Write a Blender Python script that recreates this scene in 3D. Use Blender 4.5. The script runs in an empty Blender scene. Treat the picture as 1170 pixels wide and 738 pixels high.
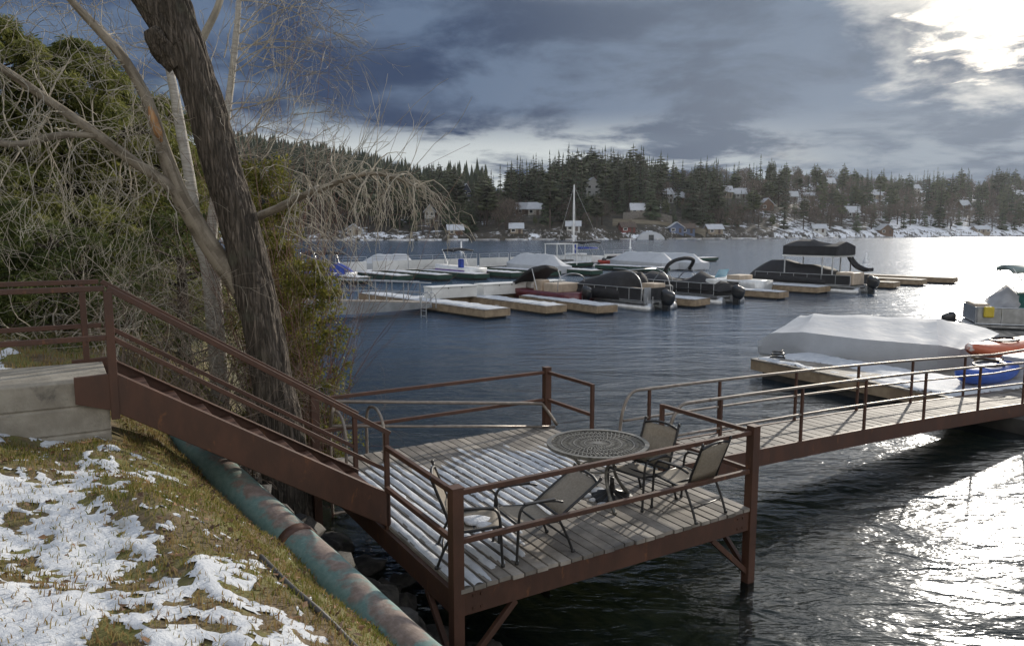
import bpy, math, random
import numpy as np
from mathutils import Vector, Matrix, noise as mnoise

SC = bpy.context.scene
COL = SC.collection
R = math.radians

# ------------------------------------------------------------------ camera, sky, sun, exposure
EYE = 4.12                      # height of the eye above the water
PITCH = R(7.18)
FPX = 850.0                     # focal length in photo pixels (photo 1170 wide)
cam_data = bpy.data.cameras.new("camera")
cam_data.sensor_width = 36.0
cam_data.lens = FPX / 1170.0 * 36.0
cam_data.clip_start = 0.05
cam_data.clip_end = 6000.0
cam = bpy.data.objects.new("camera", cam_data)
cam.location = (0, 0, EYE)
cam.rotation_euler = (math.pi / 2 - PITCH, 0, 0)
COL.objects.link(cam)
SC.camera = cam

SUN_AZ, SUN_EL = R(33.0), R(16.5)      # azimuth from +Y towards +X
SUNDIR = Vector((math.sin(SUN_AZ) * math.cos(SUN_EL), math.cos(SUN_AZ) * math.cos(SUN_EL), math.sin(SUN_EL)))
EXPOSURE = 0.28

sun_data = bpy.data.lights.new("sun", 'SUN')
sun_data.energy = 3.4
sun_data.angle = R(0.9)
sun_data.color = (1.0, 0.92, 0.80)
sun = bpy.data.objects.new("sun", sun_data)
sun.rotation_euler = SUNDIR.to_track_quat('Z', 'Y').to_euler()
sun.location = (20, 30, 40)
COL.objects.link(sun)

SC.view_settings.view_transform = 'Standard'
SC.view_settings.look = 'None'
SC.view_settings.exposure = EXPOSURE
SC.view_settings.gamma = 1.0
SC.view_settings.use_curve_mapping = False
SC.cycles.max_bounces = 8
SC.cycles.transparent_max_bounces = 12
SC.cycles.sample_clamp_indirect = 4.0
SC.cycles.sample_clamp_direct = 12.0
SC.cycles.use_denoising = True


class NT:
    """small node tree writer"""
    def __init__(s, tree):
        s.t = tree
        s.n = tree.nodes
        s.n.clear()

    def node(s, typ, **kw):
        n = s.n.new(typ)
        for k, v in kw.items():
            setattr(n, k, v)
        return n

    def put(s, sock, v):
        if hasattr(v, 'is_output'):
            s.t.links.new(v, sock)
        elif v is not None:
            sock.default_value = v

    def math(s, op, a, b=None, c=None, clamp=False):
        n = s.node('ShaderNodeMath', operation=op, use_clamp=clamp)
        s.put(n.inputs[0], a)
        if b is not None: s.put(n.inputs[1], b)
        if c is not None: s.put(n.inputs[2], c)
        return n.outputs[0]

    def vmath(s, op, a, b=None, scale=None):
        n = s.node('ShaderNodeVectorMath', operation=op)
        s.put(n.inputs[0], a)
        if b is not None: s.put(n.inputs[1], b)
        if scale is not None: s.put(n.inputs['Scale'], scale)
        return n.outputs['Value'] if op in ('DOT_PRODUCT', 'LENGTH') else n.outputs[0]

    def noise(s, vec, scale, detail=4, rough=.55, dist=0.0, col=False):
        n = s.node('ShaderNodeTexNoise')
        s.put(n.inputs['Vector'], vec)
        n.inputs['Scale'].default_value = scale
        n.inputs['Detail'].default_value = detail
        n.inputs['Roughness'].default_value = rough
        n.inputs['Distortion'].default_value = dist
        return n.outputs['Color' if col else 'Fac']

    def sstep(s, v, lo, hi, to0=0.0, to1=1.0):
        n = s.node('ShaderNodeMapRange', interpolation_type='SMOOTHSTEP')
        s.put(n.inputs['Value'], v)
        for i, x in ((1, lo), (2, hi), (3, to0), (4, to1)):
            s.put(n.inputs[i], x)
        return n.outputs[0]

    def mixc(s, f, a, b, typ='MIX'):
        n = s.node('ShaderNodeMix', data_type='RGBA', blend_type=typ)
        s.put(n.inputs[0], f)
        s.put(n.inputs[6], a if hasattr(a, 'is_output') else (*a[:3], 1))
        s.put(n.inputs[7], b if hasattr(b, 'is_output') else (*b[:3], 1))
        return n.outputs[2]


world = bpy.data.worlds.new("World")
SC.world = world
world.use_nodes = True
t = NT(world.node_tree)
tc = t.node('ShaderNodeTexCoord')
d = t.vmath('NORMALIZE', tc.outputs['Generated'])
sep = t.node('ShaderNodeSeparateXYZ')
t.put(sep.inputs[0], d)
dx, dy, dz = sep.outputs
zc = t.math('MAXIMUM', dz, 0.0)
# cloud layer seen in perspective: project the direction onto a flat layer overhead
inv = t.math('DIVIDE', 1.0, t.math('ADD', zc, 0.16))
comb = t.node('ShaderNodeCombineXYZ')
t.put(comb.inputs[0], t.math('MULTIPLY', dx, inv))
t.put(comb.inputs[1], t.math('MULTIPLY', dy, inv))
t.put(comb.inputs[2], t.math('MULTIPLY', dz, 1.5))
cuv = comb.outputs[0]
n_big = t.noise(cuv, 0.75, 3, .5, .3)
n_mid = t.noise(cuv, 1.7, 9, .58, .25)
n_fin = t.noise(cuv, 5.0, 7, .62, .4)
sdot = t.vmath('DOT_PRODUCT', d, tuple(SUNDIR))
glow_w = t.sstep(sdot, 0.78, 1.0)          # wide
glow_n = t.sstep(sdot, 0.9865, 0.9995)       # narrow
# body of the overcast: slate, lighter to the sun side and to the horizon
body = t.mixc(t.sstep(n_mid, .40, .62), (.022, .042, .094), (.098, .142, .222))
body = t.mixc(t.math('MULTIPLY', t.sstep(n_big, .48, .70), .5), body, (.165, .205, .265))
body = t.mixc(t.math('MULTIPLY', glow_w, .45), body, (.215, .255, .305))
# thin gap of light low over the horizon
hz = t.math('MULTIPLY', t.math('MULTIPLY', t.sstep(dz, .155, .095), t.sstep(n_mid, .42, .58)), t.sstep(dx, .42, .12, .25, 1.0))
body = t.mixc(t.math('MULTIPLY', hz, .75), body, (.62, .65, .63))
# ragged bright hole in front of the sun
holen = t.math('ADD', t.math('MULTIPLY', glow_n, 1.0), t.math('MULTIPLY', t.math('MULTIPLY', t.math('SUBTRACT', n_fin, .5), 2.6), t.sstep(sdot, .976, .99)))
hole = t.sstep(holen, .38, .85)
body = t.mixc(hole, body, (1.5, 1.36, 1.16))
edge = t.math('MULTIPLY', t.sstep(t.math('ADD', t.math('MULTIPLY', t.sstep(sdot, .965, .998), .42), t.math('MULTIPLY', n_mid, .75)), .66, .86), .7)
body = t.mixc(edge, body, (.95, .90, .80))
# fill light added to the unseen sky behind the camera, brightens the bank softly
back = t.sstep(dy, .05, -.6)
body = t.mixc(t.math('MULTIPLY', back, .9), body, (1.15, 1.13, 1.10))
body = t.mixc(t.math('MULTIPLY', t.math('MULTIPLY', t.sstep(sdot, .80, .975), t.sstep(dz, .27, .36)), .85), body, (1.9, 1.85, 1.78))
# thinner, brighter overcast overhead, above the frame
body = t.mixc(t.math('MULTIPLY', t.sstep(dz, .38, .75), .8), body, (.36, .43, .55))
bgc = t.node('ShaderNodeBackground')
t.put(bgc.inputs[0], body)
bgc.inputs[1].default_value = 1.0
sky = t.node('ShaderNodeTexSky')
sky.sky_type = 'NISHITA'
sky.sun_disc = False
sky.sun_elevation = SUN_EL
sky.sun_rotation = SUN_AZ
bgs = t.node('ShaderNodeBackground')
t.put(bgs.inputs[0], sky.outputs[0])
bgs.inputs[1].default_value = 0.10
clear = t.math('MULTIPLY', t.sstep(t.noise(cuv, .9, 5, .55, .3), .60, .78, 0.0, .55), t.sstep(sdot, .97, .9))
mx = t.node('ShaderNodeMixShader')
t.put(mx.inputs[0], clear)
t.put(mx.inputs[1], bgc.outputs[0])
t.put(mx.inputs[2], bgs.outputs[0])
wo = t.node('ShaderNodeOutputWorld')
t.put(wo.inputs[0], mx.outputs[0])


# ------------------------------------------------------------------ helpers
def ray(px, py):
    x, u = (px - 585) / FPX, (369 - py) / FPX
    return (x, math.cos(PITCH) + math.sin(PITCH) * u, -math.sin(PITCH) + math.cos(PITCH) * u)


def on(px, py, z):
    """the place at height z that the photo shows at this point"""
    r = ray(px, py)
    k = (z - EYE) / r[2]
    return Vector((r[0] * k, r[1] * k, z))


def dep(px, py, Y):
    r = ray(px, py)
    k = Y / r[1]
    return Vector((r[0] * k, Y, EYE + r[2] * k))


def lerp(a, b, k):
    return a + (b - a) * k


def ss(e0, e1, x):
    k = np.clip((x - e0) / (e1 - e0), 0, 1)
    return k * k * (3 - 2 * k)


def vnoise(x, y, seed=0):
    x, y = np.asarray(x, float), np.asarray(y, float)
    xi, yi = np.floor(x).astype(np.int64), np.floor(y).astype(np.int64)
    fx, fy = x - xi, y - yi
    fx, fy = fx * fx * (3 - 2 * fx), fy * fy * (3 - 2 * fy)

    def h(a, b):
        n = (a * 374761393 + b * 668265263 + seed * 1442695041) & 0x7fffffff
        n = ((n ^ (n >> 13)) * 1274126177) & 0x7fffffff
        return ((n ^ (n >> 16)) & 0xffff) / 65535.0
    return (h(xi, yi) * (1 - fx) + h(xi + 1, yi) * fx) * (1 - fy) + (h(xi, yi + 1) * (1 - fx) + h(xi + 1, yi + 1) * fx) * fy


def fbm(x, y, seed=0, oct=4):
    s, a, tot = 0, .5, 0
    for i in range(oct):
        s = s + a * vnoise(x * 2 ** i, y * 2 ** i, seed + i * 17)
        tot += a
        a *= .5
    return s / tot


BASES = {}


def tag(o, label=None, cat=None, group=None, kind=None):
    if label: o['label'] = label
    if cat: o['category'] = cat
    if group: o['group'] = group
    if kind: o['kind'] = kind
    return o


def thing(name, label, cat, loc=(0, 0, 0), group=None, rz=0):
    o = bpy.data.objects.new(name, None)
    o.empty_display_size = .1
    COL.objects.link(o)
    o.location = loc
    o.rotation_euler = (0, 0, rz)
    BASES[o.name] = Vector(loc)
    return tag(o, label, cat, group)


def copy_tree(root, loc, rz=0, scale=1.0, label=None, group=None):
    c = root.copy()
    COL.objects.link(c)
    c.location = loc
    c.rotation_euler = (0, 0, rz)
    c.scale = (scale, scale, scale) if not hasattr(scale, '__len__') else scale
    if label: c['label'] = label
    if group: c['group'] = group
    for ch in root.children:
        a = ch.copy()
        COL.objects.link(a)
        a.parent = c
        for g in ch.children:
            b = g.copy()
            COL.objects.link(b)
            b.parent = a
    return c


def base_of(o):
    while o is not None and o.parent is not None:
        o = o.parent
    return BASES.get(o.name, Vector((0, 0, 0))) if o is not None else Vector((0, 0, 0))


def np_mesh(name, verts, faces, mats, parent=None, smooth=False, mi=None, tint=None, origin=None):
    """verts (n,3), faces (m,k) arrays or list of tuples -> one mesh object"""
    verts = np.asarray(verts, dtype=np.float64).reshape(-1, 3)
    off = base_of(parent) if parent is not None else (Vector(origin) if origin is not None else Vector((0, 0, 0)))
    verts = verts - np.array(off)
    me = bpy.data.meshes.new(name)
    me.vertices.add(len(verts))
    me.vertices.foreach_set('co', verts.astype(np.float32).ravel())
    if isinstance(faces, np.ndarray):
        k = faces.shape[1]
        tot = np.full(len(faces), k, np.int32)
        flat = faces.astype(np.int32).ravel()
    else:
        tot = np.array([len(f) for f in faces], np.int32)
        flat = np.array([i for f in faces for i in f], np.int32)
    start = np.concatenate([[0], np.cumsum(tot)[:-1]]).astype(np.int32)
    me.loops.add(len(flat))
    me.loops.foreach_set('vertex_index', flat)
    me.polygons.add(len(tot))
    me.polygons.foreach_set('loop_start', start)
    me.polygons.foreach_set('loop_total', tot)
    if not isinstance(mats, (list, tuple)):
        mats = [mats]
    for m in mats:
        me.materials.append(m)
    if mi is not None:
        me.polygons.foreach_set('material_index', np.asarray(mi, np.int32))
    me.polygons.foreach_set('use_smooth', np.full(len(tot), bool(smooth)))
    if tint is not None:
        a = me.attributes.new('tint', 'FLOAT', 'FACE')
        a.data.foreach_set('value', np.asarray(tint, np.float32))
    me.update(calc_edges=True)
    me.validate()
    o = bpy.data.objects.new(name, me)
    COL.objects.link(o)
    if parent is not None:
        o.parent = parent
    else:
        o.location = off
    return o


class MB:
    """collects shapes, then links them as ONE mesh object"""
    def __init__(s):
        s.v, s.f, s.m, s.t = [], [], [], []

    def add(s, vs, fs, m=0, t=.5):
        b = len(s.v)
        s.v.extend([tuple(p) for p in vs])
        s.f.extend([tuple(i + b for i in f) for f in fs])
        s.m.extend([m] * len(fs))
        s.t.extend([t] * len(fs))
        return s

    def hexa(s, p, m=0, t=.5):
        """8 corners: bottom ring then top ring"""
        return s.add(p, [(3, 2, 1, 0), (4, 5, 6, 7), (0, 1, 5, 4), (1, 2, 6, 5), (2, 3, 7, 6), (3, 0, 4, 7)], m, t)

    def box(s, c, size, rz=0, m=0, t=.5):
        x, y, z = [q / 2 for q in size]
        ca, sa = math.cos(rz), math.sin(rz)
        ps = []
        for zz in (-z, z):
            for xx, yy in ((-x, -y), (x, -y), (x, y), (-x, y)):
                ps.append((c[0] + xx * ca - yy * sa, c[1] + xx * sa + yy * ca, c[2] + zz))
        return s.hexa(ps, m, t)

    def beam(s, p0, p1, w, h, m=0, t=.5, up=(0, 0, 1)):
        p0, p1 = Vector(p0), Vector(p1)
        d = (p1 - p0).normalized()
        u = Vector(up)
        if abs(d.dot(u)) > .99:
            u = Vector((0.854, .52, 0))
        side = d.cross(u).normalized()
        u = side.cross(d).normalized()
        a, b = side * (w / 2), u * (h / 2)
        ps = [p0 - a - b, p0 + a - b, p1 + a - b, p1 - a - b, p0 - a + b, p0 + a + b, p1 + a + b, p1 - a + b]
        return s.hexa(ps, m, t)

    def loft(s, rings, cap=True, m=0, t=.5, closed=True):
        n = len(rings[0])
        vs = [p for r in rings for p in r]
        fs = []
        for i in range(len(rings) - 1):
            for j in range(n if closed else n - 1):
                k = (j + 1) % n
                fs.append((i * n + j, i * n + k, (i + 1) * n + k, (i + 1) * n + j))
        if cap and closed:
            fs.append(tuple(reversed(range(n))))
            fs.append(tuple((len(rings) - 1) * n + j for j in range(n)))
        return s.add(vs, fs, m, t)

    def tube(s, pts, r, n=8, m=0, t=.5, cap=True):
        pts = [Vector(p) for p in pts]
        rs = r if hasattr(r, '__len__') else [r] * len(pts)
        d = (pts[1] - pts[0]).normalized()
        a = d.orthogonal().normalized()
        rings = []
        for i, p in enumerate(pts):
            if i == 0: q = pts[1] - pts[0]
            elif i == len(pts) - 1: q = pts[i] - pts[i - 1]
            else: q = (pts[i + 1] - pts[i]).normalized() + (pts[i] - pts[i - 1]).normalized()
            if q.length < 1e-9: q = d
            q.normalize()
            a = (a - q * a.dot(q))
            a = a.normalized() if a.length > 1e-6 else q.orthogonal().normalized()
            b = q.cross(a)
            rings.append([p + (a * math.cos(2 * math.pi * j / n) + b * math.sin(2 * math.pi * j / n)) * rs[i] for j in range(n)])
        return s.loft(rings, cap, m, t)

    def lathe(s, prof, n=20, c=(0, 0, 0), m=0, t=.5, cap=True):
        rings = [[(c[0] + r * math.cos(2 * math.pi * j / n), c[1] + r * math.sin(2 * math.pi * j / n), c[2] + z) for j in range(n)] for r, z in prof]
        return s.loft(rings, cap, m, t)

    def build(s, name, mats, parent=None, smooth=False, bevel=0, label=None, origin=None):
        o = np_mesh(name, s.v, s.f, mats, parent, smooth, s.m, s.t, origin)
        if smooth == 'sharp':
            o.data.set_sharp_from_angle(angle=R(24))
        if bevel:
            b = o.modifiers.new('bevel', 'BEVEL')
            b.width = bevel
            b.segments = 2
            b.limit_method = 'ANGLE'
        if label: o['label'] = label
        return o


def curve_pts(ctrl, n=8):
    """Catmull-Rom through control points"""
    c = [Vector(p) for p in ctrl]
    c = [c[0] * 2 - c[1]] + c + [c[-1] * 2 - c[-2]]
    out = []
    for i in range(1, len(c) - 2):
        for k in range(n):
            u = k / n
            a, b, e, f = c[i - 1], c[i], c[i + 1], c[i + 2]
            out.append(.5 * ((2 * b) + (e - a) * u + (2 * a - 5 * b + 4 * e - f) * u * u + (3 * b - a - 3 * e + f) * u ** 3))
    out.append(c[-2])
    return out


def mat(name, col, rough=.6, metal=0.0, var=.25, scale=4.0, bump=0.0, bscale=30.0, col2=None, thr=(.35, .7), tint=0.0,
        stretch=(1, 1, 1), spec=.5, coat=0.0, trans=0.0, col3=None, thr3=(.58, .66), scale3=1.5, rand=0.0, geo=False):
    m = bpy.data.materials.new(name)
    m.use_nodes = True
    t = NT(m.node_tree)
    out = t.node('ShaderNodeOutputMaterial')
    b = t.node('ShaderNodeBsdfPrincipled')
    tc = t.node('ShaderNodeTexCoord')
    mp = t.node('ShaderNodeMapping')
    if geo:
        t.put(mp.inputs[0], t.node('ShaderNodeNewGeometry').outputs['Position'])
    else:
        t.put(mp.inputs[0], tc.outputs['Object'])
    mp.inputs['Scale'].default_value = stretch
    v = mp.outputs[0]
    nz = t.noise(v, scale, 6, .6)
    c2 = col2 if col2 else tuple(min(1, x * (1 + var)) for x in col)
    c1 = col if col2 else tuple(x * (1 - var) for x in col)
    c = t.mixc(t.sstep(nz, *thr), c1, c2)
    if col3:
        c = t.mixc(t.sstep(t.noise(v, scale3, 7, .65, .4), *thr3), c, col3)
    if tint:
        at = t.node('ShaderNodeAttribute', attribute_name='tint')
        k = t.math('ADD', t.math('MULTIPLY', t.math('SUBTRACT', at.outputs['Fac'], .5), 2 * tint), 1.0)
        c = t.vmath('SCALE', c, scale=k)
    if rand:
        oi = t.node('ShaderNodeObjectInfo')
        k = t.math('ADD', t.math('MULTIPLY', t.math('SUBTRACT', oi.outputs['Random'], .5), 2 * rand), 1.0)
        c = t.vmath('SCALE', c, scale=k)
    t.put(b.inputs['Base Color'], c)
    rr = t.math('ADD', t.math('MULTIPLY', t.math('SUBTRACT', nz, .5), .3), rough, clamp=True)
    t.put(b.inputs['Roughness'], rr)
    b.inputs['Metallic'].default_value = metal
    b.inputs['Specular IOR Level'].default_value = spec
    if coat: b.inputs['Coat Weight'].default_value = coat
    if bump:
        bn = t.node('ShaderNodeBump')
        bn.inputs['Strength'].default_value = 1.0
        bn.inputs['Distance'].default_value = bump
        t.put(bn.inputs['Height'], t.noise(v, bscale, 5, .6))
        t.put(b.inputs['Normal'], bn.outputs[0])
    sh = b.outputs[0]
    if trans:
        tr = t.node('ShaderNodeBsdfTranslucent')
        t.put(tr.inputs[0], c)
        mxs = t.node('ShaderNodeMixShader')
        mxs.inputs[0].default_value = trans
        t.put(mxs.inputs[1], sh)
        t.put(mxs.inputs[2], tr.outputs[0])
        sh = mxs.outputs[0]
    t.put(out.inputs[0], sh)
    return m


M = {}
M['steel'] = mat('brown_painted_steel', (.060, .027, .016), .6, 0, .3, 6, .0015, 60, col2=(.088, .038, .022), col3=(.14, .058, .024), thr3=(.60, .70), scale3=9, tint=.18, stretch=(1, 1, .4), geo=True)
M['plank'] = mat('weathered_decking', (.155, .137, .116), .75, 0, .3, 3, .002, 30, col2=(.30, .268, .23), tint=.35, geo=True, col3=(.09, .083, .078), thr3=(.52, .70), scale3=1.2)
M['concrete'] = mat('poured_concrete', (.23, .205, .165), .85, 0, .2, 5, .006, 40, col2=(.34, .31, .255), col3=(.11, .10, .085), thr3=(.56, .7), scale3=3)
M['snow'] = mat('snow', (.50, .52, .55), .65, 0, .04, 5, .012, 40, col2=(.64, .65, .66), spec=.05, col3=(.36, .34, .30), thr3=(.60, .76), scale3=7, geo=True)
M['tube'] = mat('grey_tube_steel', (.20, .17, .145), .45, .5, .3, 8, col2=(.30, .26, .22), col3=(.13, .06, .035), thr3=(.6, .7), scale3=6)
M['alu'] = mat('dull_aluminium', (.45, .46, .47), .38, .8, .15, 4)
M['black'] = mat('black_metal', (.022, .021, .021), .45, .1, .3, 12, .001, 80)
M['sling'] = mat('tan_sling_mesh', (.30, .26, .205), .8, 0, .15, 40, .001, 250, col2=(.38, .33, .265), trans=.3)
M['shrink'] = mat('white_shrink_wrap', (.50, .52, .55), .75, 0, .05, 2, .02, 2.5, trans=.12, spec=.15)
M['white'] = mat('white_gelcoat', (.72, .73, .73), .3, 0, .08, 3, coat=.3)
M['wdock'] = mat('white_dock_panel', (.60, .60, .58), .6, 0, .15, 2, col2=(.70, .70, .68))
M['dockwood'] = mat('dock_timber', (.22, .16, .10), .8, 0, .3, 3, .004, 30, col2=(.34, .26, .17))
M['dockgreen'] = mat('green_dock_float', (.012, .040, .028), .6, 0, .3, 3, col2=(.02, .058, .038))
M['canvas'] = mat('black_canvas', (.016, .016, .018), .8, 0, .3, 3, .03, 3.5, col2=(.03, .03, .033))
M['bluecan'] = mat('blue_canvas', (.02, .05, .28), .7, 0, .3, 3, .005, 8)
M['motor'] = mat('black_outboard', (.02, .021, .023), .35, 0, .2, 4, coat=.3)
M['wine'] = mat('maroon_hull', (.10, .014, .02), .35, 0, .2, 3, coat=.4)
M['purple'] = mat('purple_hull', (.12, .05, .25), .35, 0, .2, 3)
M['glass'] = mat('dark_glass', (.02, .025, .03), .08, 0, .1, 2)
M['beige'] = mat('beige_vinyl', (.42, .34, .26), .6, 0, .15, 3)
M['red'] = mat('red_hull', (.35, .05, .035), .4, 0, .2, 3)
# ------------------------------------------------------------------ water
def water_material():
    m = bpy.data.materials.new('lake_water')
    m.use_nodes = True
    t = NT(m.node_tree)
    out = t.node('ShaderNodeOutputMaterial')
    pos = t.node('ShaderNodeNewGeometry').outputs['Position']
    mp = t.node('ShaderNodeMapping')
    t.put(mp.inputs[0], pos)
    mp.inputs['Rotation'].default_value = (0, 0, R(-14))
    mp.inputs['Scale'].default_value = (.55, 1.25, 1)
    v = mp.outputs[0]
    h = t.math('MULTIPLY', t.noise(v, .45, 3, .5, .4), .16)
    h = t.math('ADD', h, t.math('MULTIPLY', t.noise(v, 1.5, 4, .55, .5), .095))
    h = t.math('ADD', h, t.math('MULTIPLY', t.noise(v, 5.5, 3, .55, .3), .026))
    # calmer and rougher lanes of wind
    gust = t.sstep(t.noise(v, .045, 3, .5), .3, .7, .55, 1.15)
    bn = t.node('ShaderNodeBump')
    bn.inputs['Strength'].default_value = 1.0
    t.put(bn.inputs['Distance'], gust)
    t.put(bn.inputs['Height'], h)
    fr = t.node('ShaderNodeFresnel')
    fr.inputs['IOR'].default_value = 1.33
    t.put(fr.inputs['Normal'], bn.outputs[0])
    gl = t.node('ShaderNodeBsdfGlossy')
    gl.inputs['Roughness'].default_value = .15
    gl.inputs['Color'].default_value = (.92, .95, 1, 1)
    t.put(gl.inputs['Normal'], bn.outputs[0])
    df = t.node('ShaderNodeBsdfDiffuse')
    sy = t.node('ShaderNodeSeparateXYZ'); t.put(sy.inputs[0], pos)
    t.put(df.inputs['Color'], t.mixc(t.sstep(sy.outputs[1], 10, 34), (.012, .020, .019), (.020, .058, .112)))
    tr = t.node('ShaderNodeBsdfTransparent')
    tr.inputs['Color'].default_value = (.62, .66, .48, 1)
    m1 = t.node('ShaderNodeMixShader')
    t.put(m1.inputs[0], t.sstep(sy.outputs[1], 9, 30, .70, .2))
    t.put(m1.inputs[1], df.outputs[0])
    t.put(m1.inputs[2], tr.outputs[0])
    m2 = t.node('ShaderNodeMixShader')
    t.put(m2.inputs[0], fr.outputs[0])
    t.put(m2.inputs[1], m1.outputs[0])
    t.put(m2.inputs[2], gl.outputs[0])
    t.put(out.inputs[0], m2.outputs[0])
    return m


w = MB()
w.add([(-1500, -60, 0), (1800, -60, 0), (1800, 1600, 0), (-1500, 1600, 0)], [(0, 1, 2, 3)])
tag(w.build('water', water_material()), kind='structure')

# ------------------------------------------------------------------ near bank (ground sheet running on as the lake bed)
SHORE = np.array([(30, -30), (12, -9), (6, -3), (3.2, 1.5), (1.2, 4.3), (-.6, 6.6), (-2.2, 8.8), (-3.1, 10.8), (-4.2, 13.5), (-6.2, 18), (-9.5, 28),
                  (-12.5, 40), (-16, 47), (-30, 56), (-80, 70), (-255, 90)], float)


def shore_dist(x, y):
    """signed distance to the shoreline, landward positive"""
    x, y = np.asarray(x, float), np.asarray(y, float)
    best = np.full(np.broadcast(x, y).shape, 1e9)
    sgn = np.zeros_like(best)
    for (ax, ay), (bx, by) in zip(SHORE[:-1], SHORE[1:]):
        ex, ey = bx - ax, by - ay
        L2 = ex * ex + ey * ey
        k = np.clip(((x - ax) * ex + (y - ay) * ey) / L2, 0, 1)
        qx, qy = x - (ax + k * ex), y - (ay + k * ey)
        dd = np.hypot(qx, qy)
        cr = ex * (y - ay) - ey * (x - ax)
        m = dd < best
        best = np.where(m, dd, best)
        sgn = np.where(m, np.sign(cr), sgn)
    return best * sgn


PS = [-60, -6, -3, -1, 0, .6, 1.2, 2.0, 2.6, 4, 6, 10, 30, 120]
PZ = [-3.2, -3.0, -1.7, -.6, -.05, .42, 1.12, 1.98, 2.32, 2.6, 2.8, 3.6, 9, 40]


def bank_z(x, y):
    s = shore_dist(x, y)
    z = np.interp(s, PS, PZ)
    k = np.clip(s + .5, 0, 1)
    z = z + k * ((fbm(x * 1.3, y * 1.3, 3, 3) - .5) * .25 + (fbm(x * 6, y * 6, 5, 3) - .5) * .07)
    # level pad under the landing so that the slab is not swallowed by the slope
    return z


def bz(x, y):
    return float(bank_z(np.array([x]), np.array([y]))[0])


def axis(lo, a, b, hi, step, grow=1.18):
    mid = list(np.arange(a, b, step))
    up, s, q = [], step, b
    while q < hi:
        up.append(q); s *= grow; q += s
    up.append(hi)
    dn, s, q = [], step, a - step
    while q > lo:
        dn.append(q); s *= grow; q -= s
    dn.append(lo)
    return np.array(dn[::-1] + mid + up)


gx = axis(-260, -9, 4, 700, .085)
gy = axis(-60, .8, 13, 700, .085)
GX, GY = np.meshgrid(gx, gy)
GZ = bank_z(GX, GY)
n0, n1 = GX.shape
idx = np.arange(n0 * n1).reshape(n0, n1)
F = np.stack([idx[:-1, :-1], idx[:-1, 1:], idx[1:, 1:], idx[1:, :-1]], -1).reshape(-1, 4)


def ground_material():
    m = bpy.data.materials.new('bank_soil_and_turf')
    m.use_nodes = True
    t = NT(m.node_tree)
    out = t.node('ShaderNodeOutputMaterial')
    b = t.node('ShaderNodeBsdfPrincipled')
    pos = t.node('ShaderNodeNewGeometry').outputs['Position']
    sp = t.node('ShaderNodeSeparateXYZ')
    t.put(sp.inputs[0], pos)
    z = sp.outputs[2]
    n1_ = t.noise(pos, 2.2, 6, .65, .3)
    n2_ = t.noise(pos, 14, 6, .7)
    c = t.mixc(t.sstep(n2_, .3, .7), (.075, .052, .028), (.20, .145, .08))
    c = t.mixc(t.math('MULTIPLY', t.sstep(n1_, .40, .60), .75), c, (.15, .155, .03))
    c = t.mixc(t.sstep(n2_, .62, .72), c, (.22, .16, .095))
    wet = t.sstep(t.math('ADD', z, t.math('MULTIPLY', n1_, .5)), 1.05, .45)
    c = t.mixc(wet, c, t.mixc(n2_, (.012, .012, .010), (.045, .040, .026)))
    bed = t.sstep(z, .05, -.25)
    c = t.mixc(bed, c, t.mixc(t.sstep(n1_, .35, .65), (.05, .055, .028), (.16, .14, .075)))
    t.put(b.inputs['Base Color'], c)
    b.inputs['Roughness'].default_value = .9
    bn = t.node('ShaderNodeBump')
    bn.inputs['Distance'].default_value = .03
    t.put(bn.inputs['Height'], n2_)
    t.put(b.inputs['Normal'], bn.outputs[0])
    t.put(out.inputs[0], b.outputs[0])
    return m


M['ground'] = ground_material()
tag(np_mesh('ground', np.stack([GX, GY, GZ], -1), F, M['ground'], smooth=True), kind='structure')

# ------------------------------------------------------------------ thin snow left on the bank
def snow_mask(x, y):
    s = shore_dist(x, y)
    edge = 2.55 + (fbm(x * 1.1, y * 1.1, 31, 3) - .5) * .9
    big = np.clip((s - edge) * 1.8, -1, .46)
    hole = (fbm(x * 2.6, y * 2.6, 41, 3) - .52) * 2.4
    fine = (fbm(x * 13, y * 13, 51, 4) - .5) * 3.6 + (fbm(x * 30, y * 30, 57, 2) - .5) * 1.0 + (fbm(x * 4, y * 4, 53, 3) - .5) * .8
    m = big + .02 - np.clip(hole, -.4, 1.2) * .9 + fine * .8
    # bare strip by the landing, and a left-over patch next to it
    pad = np.hypot((x + 3.9) / 1.2, (y - 5.5) / .8)
    m = m - ss(1.2, .4, pad) * .9
    return m


def snow_sheet(name, x0, x1, y0, y1, st, mask, zf, thick, label=None, parent=None):
    xs, ys = np.arange(x0, x1, st), np.arange(y0, y1, st)
    X, Y = np.meshgrid(xs, ys)
    K = mask(X, Y)
    Z = zf(X, Y) + np.where(K > 0, ss(0, .45, K) * thick, -.02) - .004
    keep = (K[:-1, :-1] > -.12) & (K[1:, :-1] > -.12) & (K[:-1, 1:] > -.12) & (K[1:, 1:] > -.12)
    a, b = X.shape
    I = np.arange(a * b).reshape(a, b)
    Fq = np.stack([I[:-1, :-1], I[:-1, 1:], I[1:, 1:], I[1:, :-1]], -1)[keep]
    used = np.unique(Fq)
    remap = -np.ones(a * b, int)
    remap[used] = np.arange(len(used))
    V = np.stack([X, Y, Z], -1).reshape(-1, 3)[used]
    return np_mesh(name, V, remap[Fq], M['snow'], smooth=True)


tag(snow_sheet('snow', -6.5, .6, 1.2, 6.4, .019, snow_mask, bank_z, .014), 'thin broken snow lying on the grassy bank', 'snow', kind='stuff')


def snow2(x, y):
    s = shore_dist(x, y)
    band = np.abs((x + 7.0) * .55 + (y - 9.2) * .83 + (fbm(x, y, 61, 3) - .5) * .8)
    return (.30 - band) * 2 + (fbm(x * 4, y * 4, 71, 3) - .5)


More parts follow.
